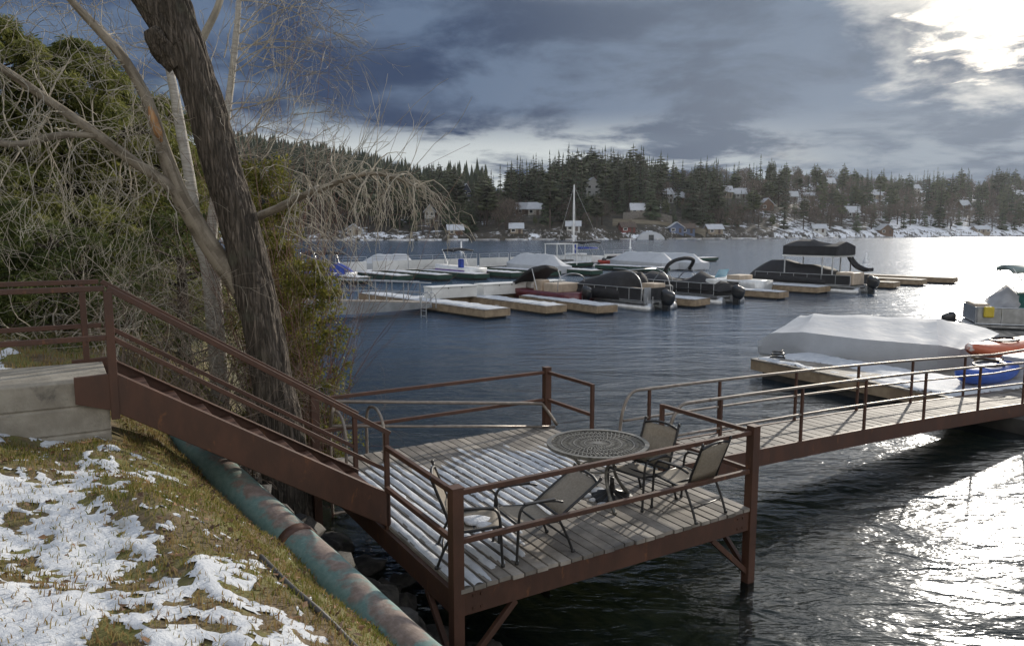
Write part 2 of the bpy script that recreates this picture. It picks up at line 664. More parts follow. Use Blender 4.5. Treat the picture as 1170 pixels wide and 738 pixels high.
tag(snow_sheet('snow', -12, -4.8, 7.2, 13, .05, snow2, bank_z, .06), 'strip of snow on the slope beyond the concrete landing', 'snow', kind='stuff')

# ------------------------------------------------------------------ grass and dead leaves (uncountable)
rng = np.random.default_rng(7)


def blades(n, x0, x1, y0, y1, cond, hmin, hmax, wd, lean=.5):
    x = rng.uniform(x0, x1, n); y = rng.uniform(y0, y1, n)
    k = cond(x, y)
    x, y = x[k], y[k]
    z = bank_z(x, y)
    n = len(x)
    a = rng.uniform(0, 2 * np.pi, n)
    h = rng.uniform(hmin, hmax, n)
    w_ = rng.uniform(.6, 1.3, n) * wd
    l = rng.uniform(0.1, 1, n) * lean * h
    la = rng.uniform(0, 2 * np.pi, n)
    px, py = np.cos(a) * w_, np.sin(a) * w_
    lx, ly = np.cos(la) * l + .12 * h, np.sin(la) * l - .10 * h
    P = np.empty((n, 5, 3))
    P[:, 0] = np.stack([x - px, y - py, z - .01], -1)
    P[:, 1] = np.stack([x + px, y + py, z - .01], -1)
    P[:, 2] = np.stack([x + px * .7 + lx * .4, y + py * .7 + ly * .4, z + h * .6], -1)
    P[:, 3] = np.stack([x - px * .7 + lx * .4, y - py * .7 + ly * .4, z + h * .6], -1)
    P[:, 4] = np.stack([x + lx, y + ly, z + h], -1)
    b = np.arange(n)[:, None] * 5
    fs = [(i, i + 1, i + 2, i + 3) for i in range(0, 5 * n, 5)] + [(i + 3, i + 2, i + 4) for i in range(0, 5 * n, 5)]
    tint = np.clip(fbm(x * 1.2, y * 1.2, 81, 3) * .9 + rng.uniform(-.3, .35, n), 0, 1)
    return P.reshape(-1, 3), fs, np.concatenate([tint, tint])


def blade_material():
    m = bpy.data.materials.new('grass_blade')
    m.use_nodes = True
    t = NT(m.node_tree)
    out = t.node('ShaderNodeOutputMaterial')
    at = t.node('ShaderNodeAttribute', attribute_name='tint').outputs['Fac']
    c = t.mixc(t.sstep(at, .25, .62), (.128, .140, .028), (.31, .24, .11))
    c = t.mixc(t.sstep(at, .62, .95), c, (.24, .15, .07))
    df = t.node('ShaderNodeBsdfDiffuse'); t.put(df.inputs[0], c)
    tr = t.node('ShaderNodeBsdfTranslucent'); t.put(tr.inputs[0], c)
    mx_ = t.node('ShaderNodeMixShader'); mx_.inputs[0].default_value = .35
    t.put(mx_.inputs[1], df.outputs[0]); t.put(mx_.inputs[2], tr.outputs[0])
    t.put(out.inputs[0], mx_.outputs[0])
    return m


M['blade'] = blade_material()


def landing_free(x, y):
    # keep the turf off the concrete slab and out of the stair foot
    q = (x + 3.46) * -.854 + (y - 6.36) * -.52
    r = (x + 3.46) * -.52 + (y - 6.36) * .854
    return ~((q > -.05) & (q < 4.2) & (r > -.05) & (r < 1.3))


def turf(x, y):
    s = shore_dist(x, y)
    dens = fbm(x * 2.5, y * 2.5, 91, 3)
    p = np.where(snow_mask(x, y) > .1, .16, .55 + 1.5 * (dens - .35))
    p = np.where(s < 1.15, p * ss(.75, 1.2, s), p)
    return (rng.uniform(0, 1, len(x)) < p) & landing_free(x, y)


V, Fb, T = blades(190000, -6.5, .8, 1.4, 8.4, turf, .015, .055, .0035, .9)
tag(np_mesh('grass', V, Fb, M['blade'], tint=T), 'short green and straw coloured grass on the bank', 'grass', kind='stuff')
V, Fb, T = blades(30000, -14, -4.5, 6.5, 14, lambda x, y: landing_free(x, y) & (rng.uniform(0, 1, len(x)) < fbm(x * 2, y * 2, 93, 3)) & (shore_dist(x, y) > 1.2), .04, .12, .006, .8)
tag(np_mesh('grass', V, Fb, M['blade'], tint=T), 'dry grass on the slope behind the landing', 'grass', kind='stuff')

# dead leaves
n = 9000
x = rng.uniform(-6.2, .9, n); y = rng.uniform(1.5, 8.6, n)
s = shore_dist(x, y)
k = (s > .7) & landing_free(x, y) & (rng.uniform(0, 1, n) < np.where(snow_mask(x, y) > .1, .06, .25 + fbm(x * 1.5, y * 1.5, 97, 3)))
x, y = x[k], y[k]
z = bank_z(x, y) + .015
n = len(x)
a = rng.uniform(0, 6.28, n); sz = rng.uniform(.012, .03, n)
P = np.empty((n, 4, 3))
for j in range(4):
    ang = a + j * np.pi / 2
    rr = sz * (1.0 if j % 2 == 0 else .6)
    P[:, j] = np.stack([x + np.cos(ang) * rr, y + np.sin(ang) * rr, z + rng.uniform(-.008, .018, n)], -1)
M['leaf'] = mat('dead_leaf', (.16, .085, .04), .8, var=.4, scale=3, tint=.6, geo=True)
tag(np_mesh('leaves', P.reshape(-1, 3), np.arange(4 * n).reshape(n, 4), M['leaf'], tint=rng.uniform(0, 1, n)), 'dead brown leaves scattered over the bank', 'leaves', kind='stuff')

# ------------------------------------------------------------------ far shore
FPXS = np.array([-700, -300, 0, 280, 500, 640, 720, 850, 1000, 1170, 1500, 2100], float)
FSHO = np.array([262, 262, 262, 268, 275, 286, 296, 318, 372, 440, 560, 700], float)      # forward distance of the waterline
CPX = np.array([-700, 0, 280, 400, 480, 530, 570, 600, 640, 700, 750, 800, 860, 930, 1000, 1060, 1170, 1500, 2100], float)
CDI = np.array([900, 900, 900, 900, 900, 620, 440, 410, 400, 400, 405, 420, 480, 520, 570, 620, 680, 800, 900], float)
CHT = np.array([118, 116, 98, 76, 54, 34, 20, 22, 25, 25.5, 24, 24, 32, 32, 33, 36, 40, 46, 48], float)


def far_z(x, y):
    x, y = np.asarray(x, float), np.asarray(y, float)
    px = 585 + FPX * x / np.maximum(y, 1)
    s0 = np.interp(px, FPXS, FSHO) + (fbm(px * .02, px * 0 + 3, 7, 3) - .5) * 10
    s1 = np.interp(px, CPX, CDI)
    h = np.interp(px, CPX, CHT)
    k = (y - s0) / (s1 - s0)
    up = np.clip(k, 0, 1)
    z = h * (up ** .85) * (1 - .1 * np.clip(k - 1, 0, 3))
    z = np.where(k < 0, np.maximum((y - s0) * .35, -3.0), z + np.clip((y - s0) * .5, 0, 1.2))
    return z + np.clip(k * 4, 0, 1) * (fbm(x * .03, y * .03, 13, 4) - .5) * 7


def fz(x, y):
    return float(far_z(np.array([x]), np.array([y]))[0])


ua = np.linspace(-1.5, 1.75, 420)                      # tangent of the azimuth
uy = np.concatenate([np.linspace(235, 470, 150), np.linspace(475, 1300, 90)])
UA, UY = np.meshgrid(ua, uy)
UX = UA * UY
UZ = far_z(UX, UY)
n0, n1 = UX.shape
idx = np.arange(n0 * n1).reshape(n0, n1)
F = np.stack([idx[:-1, :-1], idx[:-1, 1:], idx[1:, 1:], idx[1:, :-1]], -1).reshape(-1, 4)


def hill_material():
    m = bpy.data.materials.new('hillside_under_trees')
    m.use_nodes = True
    t = NT(m.node_tree)
    out = t.node('ShaderNodeOutputMaterial')
    b = t.node('ShaderNodeBsdfPrincipled')
    pos = t.node('ShaderNodeNewGeometry').outputs['Position']
    sp = t.node('ShaderNodeSeparateXYZ')
    t.put(sp.inputs[0], pos)
    na = t.noise(pos, .03, 6, .65, .3)
    nb = t.noise(pos, .22, 6, .7)
    c = t.mixc(t.sstep(nb, .35, .65), (.022, .020, .013), (.075, .060, .042))
    east = t.sstep(sp.outputs[0], 60, 190, .0, .085)
    low = t.sstep(sp.outputs[2], 9, 1.5, .0, .05)
    snowy = t.sstep(t.math('ADD', t.math('ADD', t.math('ADD', t.math('MULTIPLY', na, .4), t.math('MULTIPLY', nb, .6)), east), low), .57, .63)
    c = t.mixc(snowy, c, (.72, .74, .78))
    t.put(b.inputs['Base Color'], c)
    b.inputs['Roughness'].default_value = .9
    t.put(out.inputs[0], b.outputs[0])
    return m


tag(np_mesh('hills', np.stack([UX, UY, UZ], -1), F, hill_material(), smooth=True), kind='structure')
# ------------------------------------------------------------------ far trees
def tree_mat(name, a, b, rand=.3):
    return mat(name, a, .9, var=.3, scale=.6, col2=b, rand=rand, tint=.45)


M['needle'] = tree_mat('conifer_needles', (.020, .031, .015), (.048, .060, .025), .4)
M['needle2'] = tree_mat('pine_needles', (.030, .038, .016), (.066, .070, .028), .4)
M['bark'] = mat('dark_bark', (.06, .045, .035), .9, var=.3, scale=3)
M['bare'] = tree_mat('bare_crown_twigs', (.085, .065, .052), (.13, .10, .078), .25)


def conifer_mesh(seed, h, r, kind):
    """one conifer: whorls of drooping boughs on a straight stem"""
    q = random.Random(seed)
    b = MB()
    b.tube([(0, 0, -1.5), (0, 0, h * .5), (0, 0, h * .97)], [h * .013 + .06, h * .009 + .03, .02], 5, m=1)
    z0 = h * (.05 if kind == 'fir' else q.uniform(.22, .38))
    nw = int(15 if kind == 'fir' else 11)
    for i in range(nw):
        f = (i + q.uniform(-.3, .3)) / nw
        f = min(max(f, 0), 1)
        z = z0 + (h * .97 - z0) * f
        if kind == 'fir':
            rr = r * (1 - f) ** .85 + .12
        else:
            rr = r * (math.sin(math.pi * min(1, .22 + f * .80)) ** .8) + .15
        nb = 7 if f < .7 else 5
        a0 = q.uniform(0, 6.28)
        for j in range(nb):
            if q.random() < .12: continue
            a = a0 + j * 6.283 / nb + q.uniform(-.35, .35)
            L = rr * q.uniform(.62, 1.15)
            dr = -L * q.uniform(.18, .42) if kind == 'fir' else L * q.uniform(-.25, .22)
            wd = L * q.uniform(.26, .42) + .12
            ca, sa = math.cos(a), math.sin(a)
            tn = q.uniform(.1, .9)

            def P(u, v, w):
                return (ca * u - sa * v, sa * u + ca * v, z + w)
            m1, m2 = L * .45, L * .8
            b.add([P(0, 0, .15), P(m1, -wd, dr * .35 - wd * .35), P(m1, 0, dr * .3 + .12 * L), P(m1, wd, dr * .35 - wd * .35),
                   P(m2, -wd * .7, dr * .8 - wd * .3), P(m2, wd * .7, dr * .8 - wd * .3), P(L, 0, dr), P(m1, 0, dr * .35 - L * .30), P(m2, 0, dr * .8 - L * .16)],
                  [(0, 1, 2), (0, 2, 3), (2, 1, 4), (2, 4, 6), (2, 6, 5), (2, 5, 3), (0, 2, 7), (7, 2, 8), (2, 6, 8)], 0, tn)
    b.add([(0, .25, h * .9), (.22, -.12, h * .9), (-.22, -.12, h * .9), (0, 0, h * 1.02)], [(0, 1, 3), (1, 2, 3), (2, 0, 3)], 0, .5)
    return b


def bare_mesh(seed, h):
    """leafless broadleaf: stem, forks and a haze of upright twig fans"""
    q = random.Random(seed)
    b = MB()
    b.tube([(0, 0, -1), (.1, 0, h * .3), (.2, .1, h * .6)], [.28, .2, .1], 5, m=1)
    for i in range(150):
        a, u = q.uniform(0, 6.28), q.uniform(0, 1) ** .5
        zz = q.uniform(.28, 1)
        rr = h * .40 * u * math.sin(math.pi * min(1, .15 + zz * .78))
        x, y, z = rr * math.cos(a), rr * math.sin(a), h * zz * .88
        for k in range(4):
            dx, dy, dz = q.gauss(0, .5) + x * .1, q.gauss(0, .5) + y * .1, q.uniform(.5, 1.6)
            wv = Vector((q.gauss(0, 1), q.gauss(0, 1), 0)).normalized() * .055
            b.add([(x - wv.x, y - wv.y, z), (x + wv.x, y + wv.y, z), (x + dx, y + dy, z + dz)], [(0, 1, 2)], 0, q.uniform(.1, .9))
    return b


protos = []
SPEC = [('fir', 20, 3.1), ('fir', 24, 3.2), ('fir', 17, 3.0), ('fir', 21, 2.4), ('pine', 22, 3.6), ('pine', 18, 3.8), ('pine', 25, 3.4), ('bare', 9, 0), ('bare', 11, 0)]
MESH = []
for i, (kd, h, r_) in enumerate(SPEC):
    bb = conifer_mesh(100 + i, h, r_, kd) if kd != 'bare' else bare_mesh(100 + i, h)
    mats = [M['needle'] if kd == 'fir' else M['needle2'] if kd == 'pine' else M['bare'], M['bark']]
    MESH.append((bb, mats, kd, h))

ZONES = [(300, 'below the left ridge'), (480, 'left of the navy house'), (545, 'beside the navy house'), (600, 'right of the navy house'),
         (650, 'left of the mast'), (700, 'just right of the mast'), (785, 'over the terraced slope'), (850, 'right of the terraced slope'),
         (910, 'above the canopy boat'), (990, 'over the empty docks'), (1075, 'among right hand snowy roofs'), (1400, 'at the hazy right end')]


def zone(px):
    for a, n_ in reversed(ZONES):
        if px >= a - 30:
            return n_
    return ZONES[0][1]


KIND = {'fir': ('conifer_tree', 'dark pointed conifer', 'conifer'), 'pine': ('pine_tree', 'broad-crowned pine', 'pine'), 'bare': ('bare_tree', 'leafless grey-brown tree', 'tree')}
rt = random.Random(11)
first = {}
HOUSE_PX = []           # filled below, before the trees are placed

# ------------------------------------------------------------------ houses on the far shore
M['roofsnow'] = mat('snowy_roof', (.46, .48, .51), .7, var=.06, scale=.6, col3=(.20, .17, .15), thr3=(.60, .66), scale3=.35)
M['roofbrown'] = mat('brown_shingle_roof', (.10, .075, .06), .9, var=.3, scale=2)
M['winframe'] = mat('white_window_frame', (.65, .65, .63), .5)
M['hdoor'] = mat('dark_house_door', (.06, .035, .025), .6)
WALLS = {}


def wallmat(nm, c):
    if nm not in WALLS:
        WALLS[nm] = mat(nm + '_wall', c, .85, var=.15, scale=1.5, stretch=(.3, .3, 4))
    return WALLS[nm]


def house(px, py, Y, rz, w_, d_, h_, wall, roof, label, kind='gable', storeys=2, lean=.55, cat='house'):
    if cat == 'house':
        sc_ = .70 if px < 830 else .62
        w_, d_, h_ = w_ * sc_, d_ * sc_, h_ * sc_
    if cat == 'house':          # find where this line of sight meets the slope
        lo_ = float(np.interp(px, FPXS, FSHO)) + 12
        hi_ = float(np.interp(px, CPX, CDI)) + 60
        Y = hi_
        for yy in np.arange(lo_, hi_, 3.0):
            pt_ = dep(px, py, float(yy))
            if fz(pt_.x, pt_.y) >= pt_.z - h_ * .6:
                Y = float(yy)
                break
    p = dep(px, py, Y)
    g = fz(p.x, p.y)
    base = Vector((p.x, p.y, min(max(p.z - h_ * .8, g - .5), g + 1.5)))
    root = thing('house' if cat == 'house' else 'boathouse', label, cat, base, 'houses on the far shore' if cat == 'house' else 'boathouses along the far waterline', rz)

    def L(b, name, m, par=root, **k):
        # local coordinates, the root carries the turn
        o = np_mesh(name, b.v, b.f, m, None, False, b.m, b.t)
        o.location = (0, 0, 0)
        o.parent = par
        return o
    fd = -max(base.z - g, 0) - 1.5
    b = MB()
    b.box((0, 0, h_ / 2 + fd / 2), (w_, d_, h_ - fd))
    rise = d_ * lean if kind != 'front' else w_ * lean
    if kind == 'gable':          # ridge along x
        for sx in (-1, 1):
            x = sx * w_ / 2
            b.add([(x, -d_ / 2, h_), (x, d_ / 2, h_), (x, 0, h_ + rise)], [(0, 1, 2) if sx > 0 else (2, 1, 0)])
    else:                        # gable faces the lake
        for sy in (-1, 1):
            y = sy * d_ / 2
            b.add([(-w_ / 2, y, h_), (w_ / 2, y, h_), (0, y, h_ + rise)], [(0, 1, 2) if sy < 0 else (2, 1, 0)])
    L(b, 'wall', wall)
    b = MB()
    ov, th = .6, .28
    for sgn in (-1, 1):
        if kind == 'gable':
            e = d_ / 2 + ov
            zl = h_ - ov * rise / (d_ / 2)
            ps = [(-w_ / 2 - ov, sgn * e, zl), (w_ / 2 + ov, sgn * e, zl), (w_ / 2 + ov, 0, h_ + rise), (-w_ / 2 - ov, 0, h_ + rise)]
        else:
            e = w_ / 2 + ov
            zl = h_ - ov * rise / (w_ / 2)
            ps = [(sgn * e, -d_ / 2 - ov, zl), (sgn * e, d_ / 2 + ov, zl), (0, d_ / 2 + ov, h_ + rise), (0, -d_ / 2 - ov, h_ + rise)]
        if sgn > 0: ps = ps[::-1]
        b.hexa([(x, y, z + .02) for x, y, z in ps] + [(x, y, z + th) for x, y, z in ps])
    rf = L(b, 'roof', roof)
    b = MB()
    b.box((w_ * .28, d_ * .12, h_ + rise * .8), (.8, .8, rise + .6))
    L(b, 'chimney', M['roofbrown'], rf)
    cols = max(2, int(w_ / 2.4))
    for sidx in range(storeys):
        zc_ = (sidx + .55) * h_ / storeys
        for i in range(cols):
            xx = (i + .5) / cols * w_ - w_ / 2
            if sidx == 0 and i == cols // 2:
                b = MB(); b.box((xx, -d_ / 2 - .04, h_ / storeys * .40), (1.0, .12, min(2.1, h_ / storeys * .8)))
                L(b, 'door', M['hdoor'])
                continue
            b = MB(); ww, hh = min(1.5, w_ / cols * .6), min(1.5, h_ / storeys * .5)
            for s_ in (-1, 1):
                b.box((xx + s_ * ww / 2, -d_ / 2 - .05, zc_), (.14, .16, hh + .14))
                b.box((xx, -d_ / 2 - .05, zc_ + s_ * hh / 2), (ww - .14, .15, .14))
            wn = L(b, 'window', M['winframe'])
            b = MB(); b.box((xx, -d_ / 2 - .02, zc_), (ww - .1, .08, hh - .1))
            L(b, 'pane', M['glass'], wn)
    if kind == 'front' and storeys > 1:
        b = MB()
        b.box((0, -d_ / 2 - .9, h_ / storeys - .1), (w_ * .95, 1.7, .18))
        for i in range(9):
            b.box(((i / 8 - .5) * w_ * .92, -d_ / 2 - 1.7, h_ / storeys + .45), (.09, .09, .95))
        b.box((0, -d_ / 2 - 1.7, h_ / storeys + .97), (w_ * .95, .12, .1))
        L(b, 'balcony', M['winframe'])
    HOUSE_PX.append((px, py, p.x, p.y, w_))
    return root


S, B_ = M['roofsnow'], M['roofbrown']
navy, cream, grey = wallmat('navy', (.035, .045, .075)), wallmat('cream', (.36, .34, .30)), wallmat('grey', (.22, .22, .21))
brown, pale, tan = wallmat('brown', (.11, .065, .04)), wallmat('pale', (.45, .45, .44)), wallmat('tan', (.24, .20, .15))
rw, gr_, bl = wallmat('red', (.14, .035, .03)), wallmat('green', (.07, .10, .07)), wallmat('blue', (.09, .12, .20))
house(532, 225, 330, .25, 8, 8, 10, navy, S, 'tall dark navy gabled house with snowy roof among the conifers', 'front', 3, .8)
house(491, 247, 292, .1, 6, 6, 8, cream, S, 'narrow cream house with balcony low on the left shore', 'front', 2)
house(299, 203, 600, .3, 14, 9, 5, pale, S, 'white roofed house left one of two on the left ridge', 'gable', 1)
house(323, 203, 610, -.2, 13, 9, 5, tan, S, 'white roofed house right one of two on the left ridge', 'gable', 1)
house(571, 215, 400, .4, 8, 7, 5, grey, S, 'small grey house half hidden high above the gabled house', 'gable', 1)
house(597, 240, 320, .15, 8, 6, 4.5, brown, S, 'brown snowy roofed cottage left of a matching one above the shore', 'gable', 1)
house(612, 240, 322, -.3, 8, 6, 4.5, cream, S, 'cream cottage with bright snowy roof above the rocky shore', 'gable', 1)
house(676, 218, 352, .1, 10, 9, 11, pale, S, 'large pale house with stacked balconies directly behind the mast', 'front', 3, .45)
house(728, 241, 330, 0, 8, 6, 4, cream, S, 'small pale house at the top of the terraced slope', 'gable', 1)
house(760, 225, 352, .5, 9, 7, 6, pale, S, 'bright white roofed house right of the terraced slope', 'gable', 2)
house(775, 228, 356, -.3, 8, 6, 4.5, brown, S, 'brown house with snowy roof tucked beside the bright one', 'gable', 1)
house(829, 221, 372, .2, 9, 7, 5, tan, S, 'tan house with snow patched roof between tall pines', 'gable', 1)
house(846, 224, 380, -.2, 9, 7, 5, grey, S, 'grey house with wide snowy roof right of the pines', 'gable', 1)
house(862, 203, 455, .35, 11, 8, 6, brown, S, 'dark brown steep roofed house high on the skyline', 'front', 2, .8)
house(875, 237, 352, .1, 10, 7, 4.5, brown, S, 'low brown house with tented snowy roof over snowy slope', 'front', 1, .45)
house(904, 226, 395, -.1, 10, 7, 5, grey, S, 'grey hillside house with snowy deck above snowy slope', 'gable', 1)
house(923, 225, 402, .2, 11, 7, 4.5, tan, S, 'long tan house with flat snowy roof in mid slope', 'gable', 1, .35)
house(946, 211, 425, .25, 13, 9, 6, brown, S, 'brown house with big clean snowy gable near the skyline', 'gable', 2)
house(972, 244, 392, .3, 12, 8, 5, grey, S, 'grey house with large snow sheeted roof near the shore', 'gable', 1)
house(1000, 224, 470, 0, 10, 8, 5, tan, S, 'small tan house in the middle of the right hillside', 'gable', 1)
house(1045, 217, 520, .2, 9, 8, 7, cream, S, 'cream two storey house on the right hillside', 'gable', 2)
house(1082, 215, 545, -.1, 13, 9, 8, bl, S, 'blue grey house with tall front windows on the right hillside', 'front', 2, .5)
house(1112, 207, 560, .15, 17, 10, 6, pale, S, 'wide pale house with long snowy roof under the skyline', 'gable', 1, .4)
house(1160, 201, 640, 0, 16, 10, 6, tan, S, 'low tan house on the crest at far right', 'gable', 1, .4)
house(1162, 224, 560, .2, 12, 9, 6, grey, S, 'grey house with snowy roof at far right mid slope', 'gable', 1)
house(1100, 236, 500, .3, 11, 8, 5, brown, S, 'dark brown house low on the right hillside', 'gable', 1)
# along the waterline
SH = [(405, 271, 7, 'cream', S), (440, 271, 8, 'grey', S), (520, 270, 8, 'brown', S), (556, 270, 9, 'pale', S), (590, 270, 8, 'tan', S), (622, 269, 9, 'red', B_),
      (655, 270, 9, 'pale', S), (686, 269, 8, 'brown', S), (716, 269, 8, 'red', B_), (772, 270, 8, 'blue', S), (784, 270, 8, 'blue', B_), (815, 268, 9, 'tan', S),
      (838, 268, 11, 'cream', S), (888, 268, 9, 'grey', S), (935, 268, 10, 'pale', S), (962, 267, 11, 'grey', S), (1010, 267, 10, 'brown', S), (1055, 266, 12, 'pale', S), (1120, 265, 13, 'tan', S)]
for i, (px, py, w_, wl, rf) in enumerate(SH):
    if i in (1, 3, 5, 7, 12, 13, 15, 17): continue
    w_ *= rt.uniform(.75, 1.15)
    Y = float(np.interp(px, FPXS, FSHO)) + 5
    where = ['left of the narrow cream house', 'under the drooping branches', 'below the dark gabled house', 'below the bare grey trees', 'below the twin cottages', 'below the cream cottage',
             'left of the mast foot', 'right of the mast foot', 'at the foot of the terraced slope', 'left of two blue ones', 'right of two blue ones', 'below the tall pines',
             'right of the tall pines', 'under the snowy slope', 'right of the canopy boat', 'below the snow sheeted roof', 'over the empty docks', 'near the right end', 'at far right'][i]
    house(px, py + 1, Y, rt.uniform(-.25, .25), w_ * .72, 4.5, 2.2, WALLS[wl], rf, f"{wl} {'snowy' if rf is S else 'brown'} roofed boathouse at the waterline {where}"[:110], rt.choice(['gable', 'front']), 1, .35, 'boathouse')

# two pale dome tents on the shore and the terrace walls
b0 = dep(742, 271, 298)
dm = thing('boat_tent', 'white dome topped boat tent at the foot of the terraced slope', 'tent', (b0.x, b0.y, fz(b0.x, b0.y)))
b = MB()
rings = []
for i in range(9):
    a = math.pi * i / 8
    rings.append([(b0.x + 5.5 * math.cos(a), b0.y - 4 + j * 2.6, fz(b0.x, b0.y) - .5 + 3.6 * math.sin(a) + .15 * (j % 2)) for j in range(4)])
b.loft(rings, cap=False, closed=False)
b.add([(b0.x + 5.5 * math.cos(math.pi * i / 8), b0.y - 4, fz(b0.x, b0.y) - .5 + 3.6 * math.sin(math.pi * i / 8)) for i in range(9)], [tuple(range(9))])
b.build('tent_cover', M['shrink'], dm)
b = MB(); b.box((b0.x, b0.y - 4.03, fz(b0.x, b0.y) + .8), (2.0, .06, 2.2)); b.build('door', M['glass'], dm)

M['wall'] = mat('terrace_block_wall', (.17, .155, .135), .9, var=.3, scale=1.2, stretch=(1, 1, 3))
M['terrace'] = mat('mown_terrace_slope', (.15, .13, .095), .95, var=.2, scale=.5, stretch=(.4, .4, 3), col2=(.22, .195, .15))
for (xa, xb, ya, yb, lab) in ((700, 806, 250, 262, 'lower curved block wall of the terraced slope'), (712, 768, 243, 247, 'upper block wall of the terraced slope')):
    b = MB()
    pts = []
    for i in range(13):
        k = i / 12
        px = lerp(xa, xb, k)
        py = lerp(ya, yb, k) + (-3 * math.sin(k * math.pi))
        pts.append(dep(px, py, lerp(306, 312, k) + 6 * math.sin(k * math.pi) + (8 if ya < 250 else 0)))
    g = MB()
    rings = [[(p.x, p.y - .4, p.z - 7), (p.x, p.y + .5, p.z - 7), (p.x, p.y + .5, p.z), (p.x, p.y - .4, p.z)] for p in pts]
    g.loft(rings)
    tag(g.build('terrace_wall', M['terrace' if ya > 249 else 'wall'], origin=pts[6]), lab, 'wall', 'terrace walls')

# ------------------------------------------------------------------ place the far trees
def skyline_px(px):
    return np.interp(px, [280, 340, 400, 440, 480, 520, 545, 575, 600, 625, 640, 660, 680, 700, 725, 745, 765, 790, 810, 830, 848, 865, 885, 910, 930, 945, 965, 985, 1005, 1030, 1060, 1090, 1110, 1140, 1170, 1300],
                     [164, 174, 184, 190, 198, 196, 200, 186, 176, 176, 172, 168, 170, 176, 170, 174, 186, 188, 184, 194, 182, 172, 182, 190, 188, 180, 190, 188, 196, 196, 192, 190, 188, 190, 190, 190])


cand = []
for i in range(5200):
    px = rt.uniform(285, 1330)
    s0 = float(np.interp(px, FPXS, FSHO)); s1 = min(float(np.interp(px, CPX, CDI)), s0 + 280)
    k = rt.random() ** .9
    Y = s0 + 7 + (s1 - s0) * k * 1.05
    x = (px - 585) / FPX * Y
    cand.append((px, Y, x, k))
taken = []
placed, rest = [], []
for px, Y, x, k in cand:
    # room round each tree
    if any((x - a) ** 2 + (Y - b_) ** 2 < 3.3 ** 2 for a, b_ in taken): continue
    # the bare terraced slope, and a view of each house
    if 690 < px < 800 and Y < 322: continue
    blocked = False
    for hx, hy, wx, wy, ww in HOUSE_PX:
        dpx = (ww * .5 + 1.0) * FPX / wy
        if Y < wy + 3 and abs(px - hx) < dpx and (Y > wy - 16) and rt.random() < .85: blocked = True
        if (x - wx) ** 2 + (Y - wy) ** 2 < (ww * .8) ** 2: blocked = True
    if blocked: continue
    if k < .05 and rt.random() < .5: continue
    east = px > 840
    dens = .97 if not east else .66
    if rt.random() > dens: continue
    bare = rt.random() < (.46 if east else .16) + (.35 if 555 < px < 600 and k < .5 else 0) + (.2 if k < .2 else 0)
    kd = rt.choice([7, 8]) if bare else (rt.choice([0, 1, 2, 3, 3]) if rt.random() < .66 else rt.choice([4, 5, 6]))
    z = fz(x, Y) - .3
    h = SPEC[kd][1]
    # the crest trees make the skyline of the photograph
    want = EYE + (262 - float(skyline_px(px)) + (rt.uniform(-11, 0) if rt.random() < .7 else rt.uniform(0, 11))) / FPX * Y - z
    sc = rt.uniform(.7, 1.2)
    if k > .7 and not bare: sc = min(max(want / h * rt.uniform(.7, 1.0), .35), 1.15)
    if h * sc > want: sc = max(want / h, .3)
    if east and not bare: sc = min(sc, 1.1) * rt.uniform(.8, 1.0)
    # lower trees in front of a house, so that its roof and upper wall stay in view
    for hx, hy, wx, wy, ww in HOUSE_PX:
        if Y < wy and abs(px - hx) < ww * .55 * FPX / wy + 3 and rt.random() < .88:
            lim = EYE + (262 - (hy + rt.uniform(0, 6))) / FPX * Y - z
            sc = min(sc, lim / h)
    if sc < .16: continue
    taken.append((x, Y))
    placed.append((px, Y, x, z, kd, sc, k))
placed.sort(key=lambda q_: -(SPEC[q_[4]][1] * q_[5] / q_[1]) if q_[0] < 1180 else 1)
con = [q_ for q_ in placed if q_[4] < 7]
bar = [q_ for q_ in placed if q_[4] >= 7]
inds = con[:300] + bar[:140]
rest = con[300:] + bar[140:]
pt = {}
for i, (bb, mats, kd, h) in enumerate(MESH):
    nm = KIND[kd][0]
    pt[i] = None
for px, Y, x, z, kd, sc, k in inds:
    nm, desc, cat = KIND[SPEC[kd][0]]
    row = 'on the skyline' if k > .72 else 'half way uphill' if k > .3 else 'low on the far shore'
    lab = f"{desc} {row} {zone(px)}"
    if pt[kd] is None:
        bb, mats, _, _ = MESH[kd]
        o = bb.build(nm, mats)
        pt[kd] = o
    else:
        o = pt[kd].copy()
        COL.objects.link(o)
    o.location = (x, Y, z)
    o.rotation_euler = (0, 0, rt.uniform(0, 6.28))
    o.scale = (sc * rt.uniform(1.05, 1.45), sc * rt.uniform(1.05, 1.45), sc)
    tag(o, lab, cat, lab)
# the rest of the wood, and the ridge behind: one mass
ridge = []
for i in range(9000):
    px = rt.uniform(240, 560)
    Y = rt.uniform(430, 960)
    x = (px - 585) / FPX * Y
    if Y > float(np.interp(px, CPX, CDI)) + 20: continue
    ridge.append((x, Y, fz(x, Y) - .5))
rt.shuffle(ridge)
ridge = ridge[:1500]


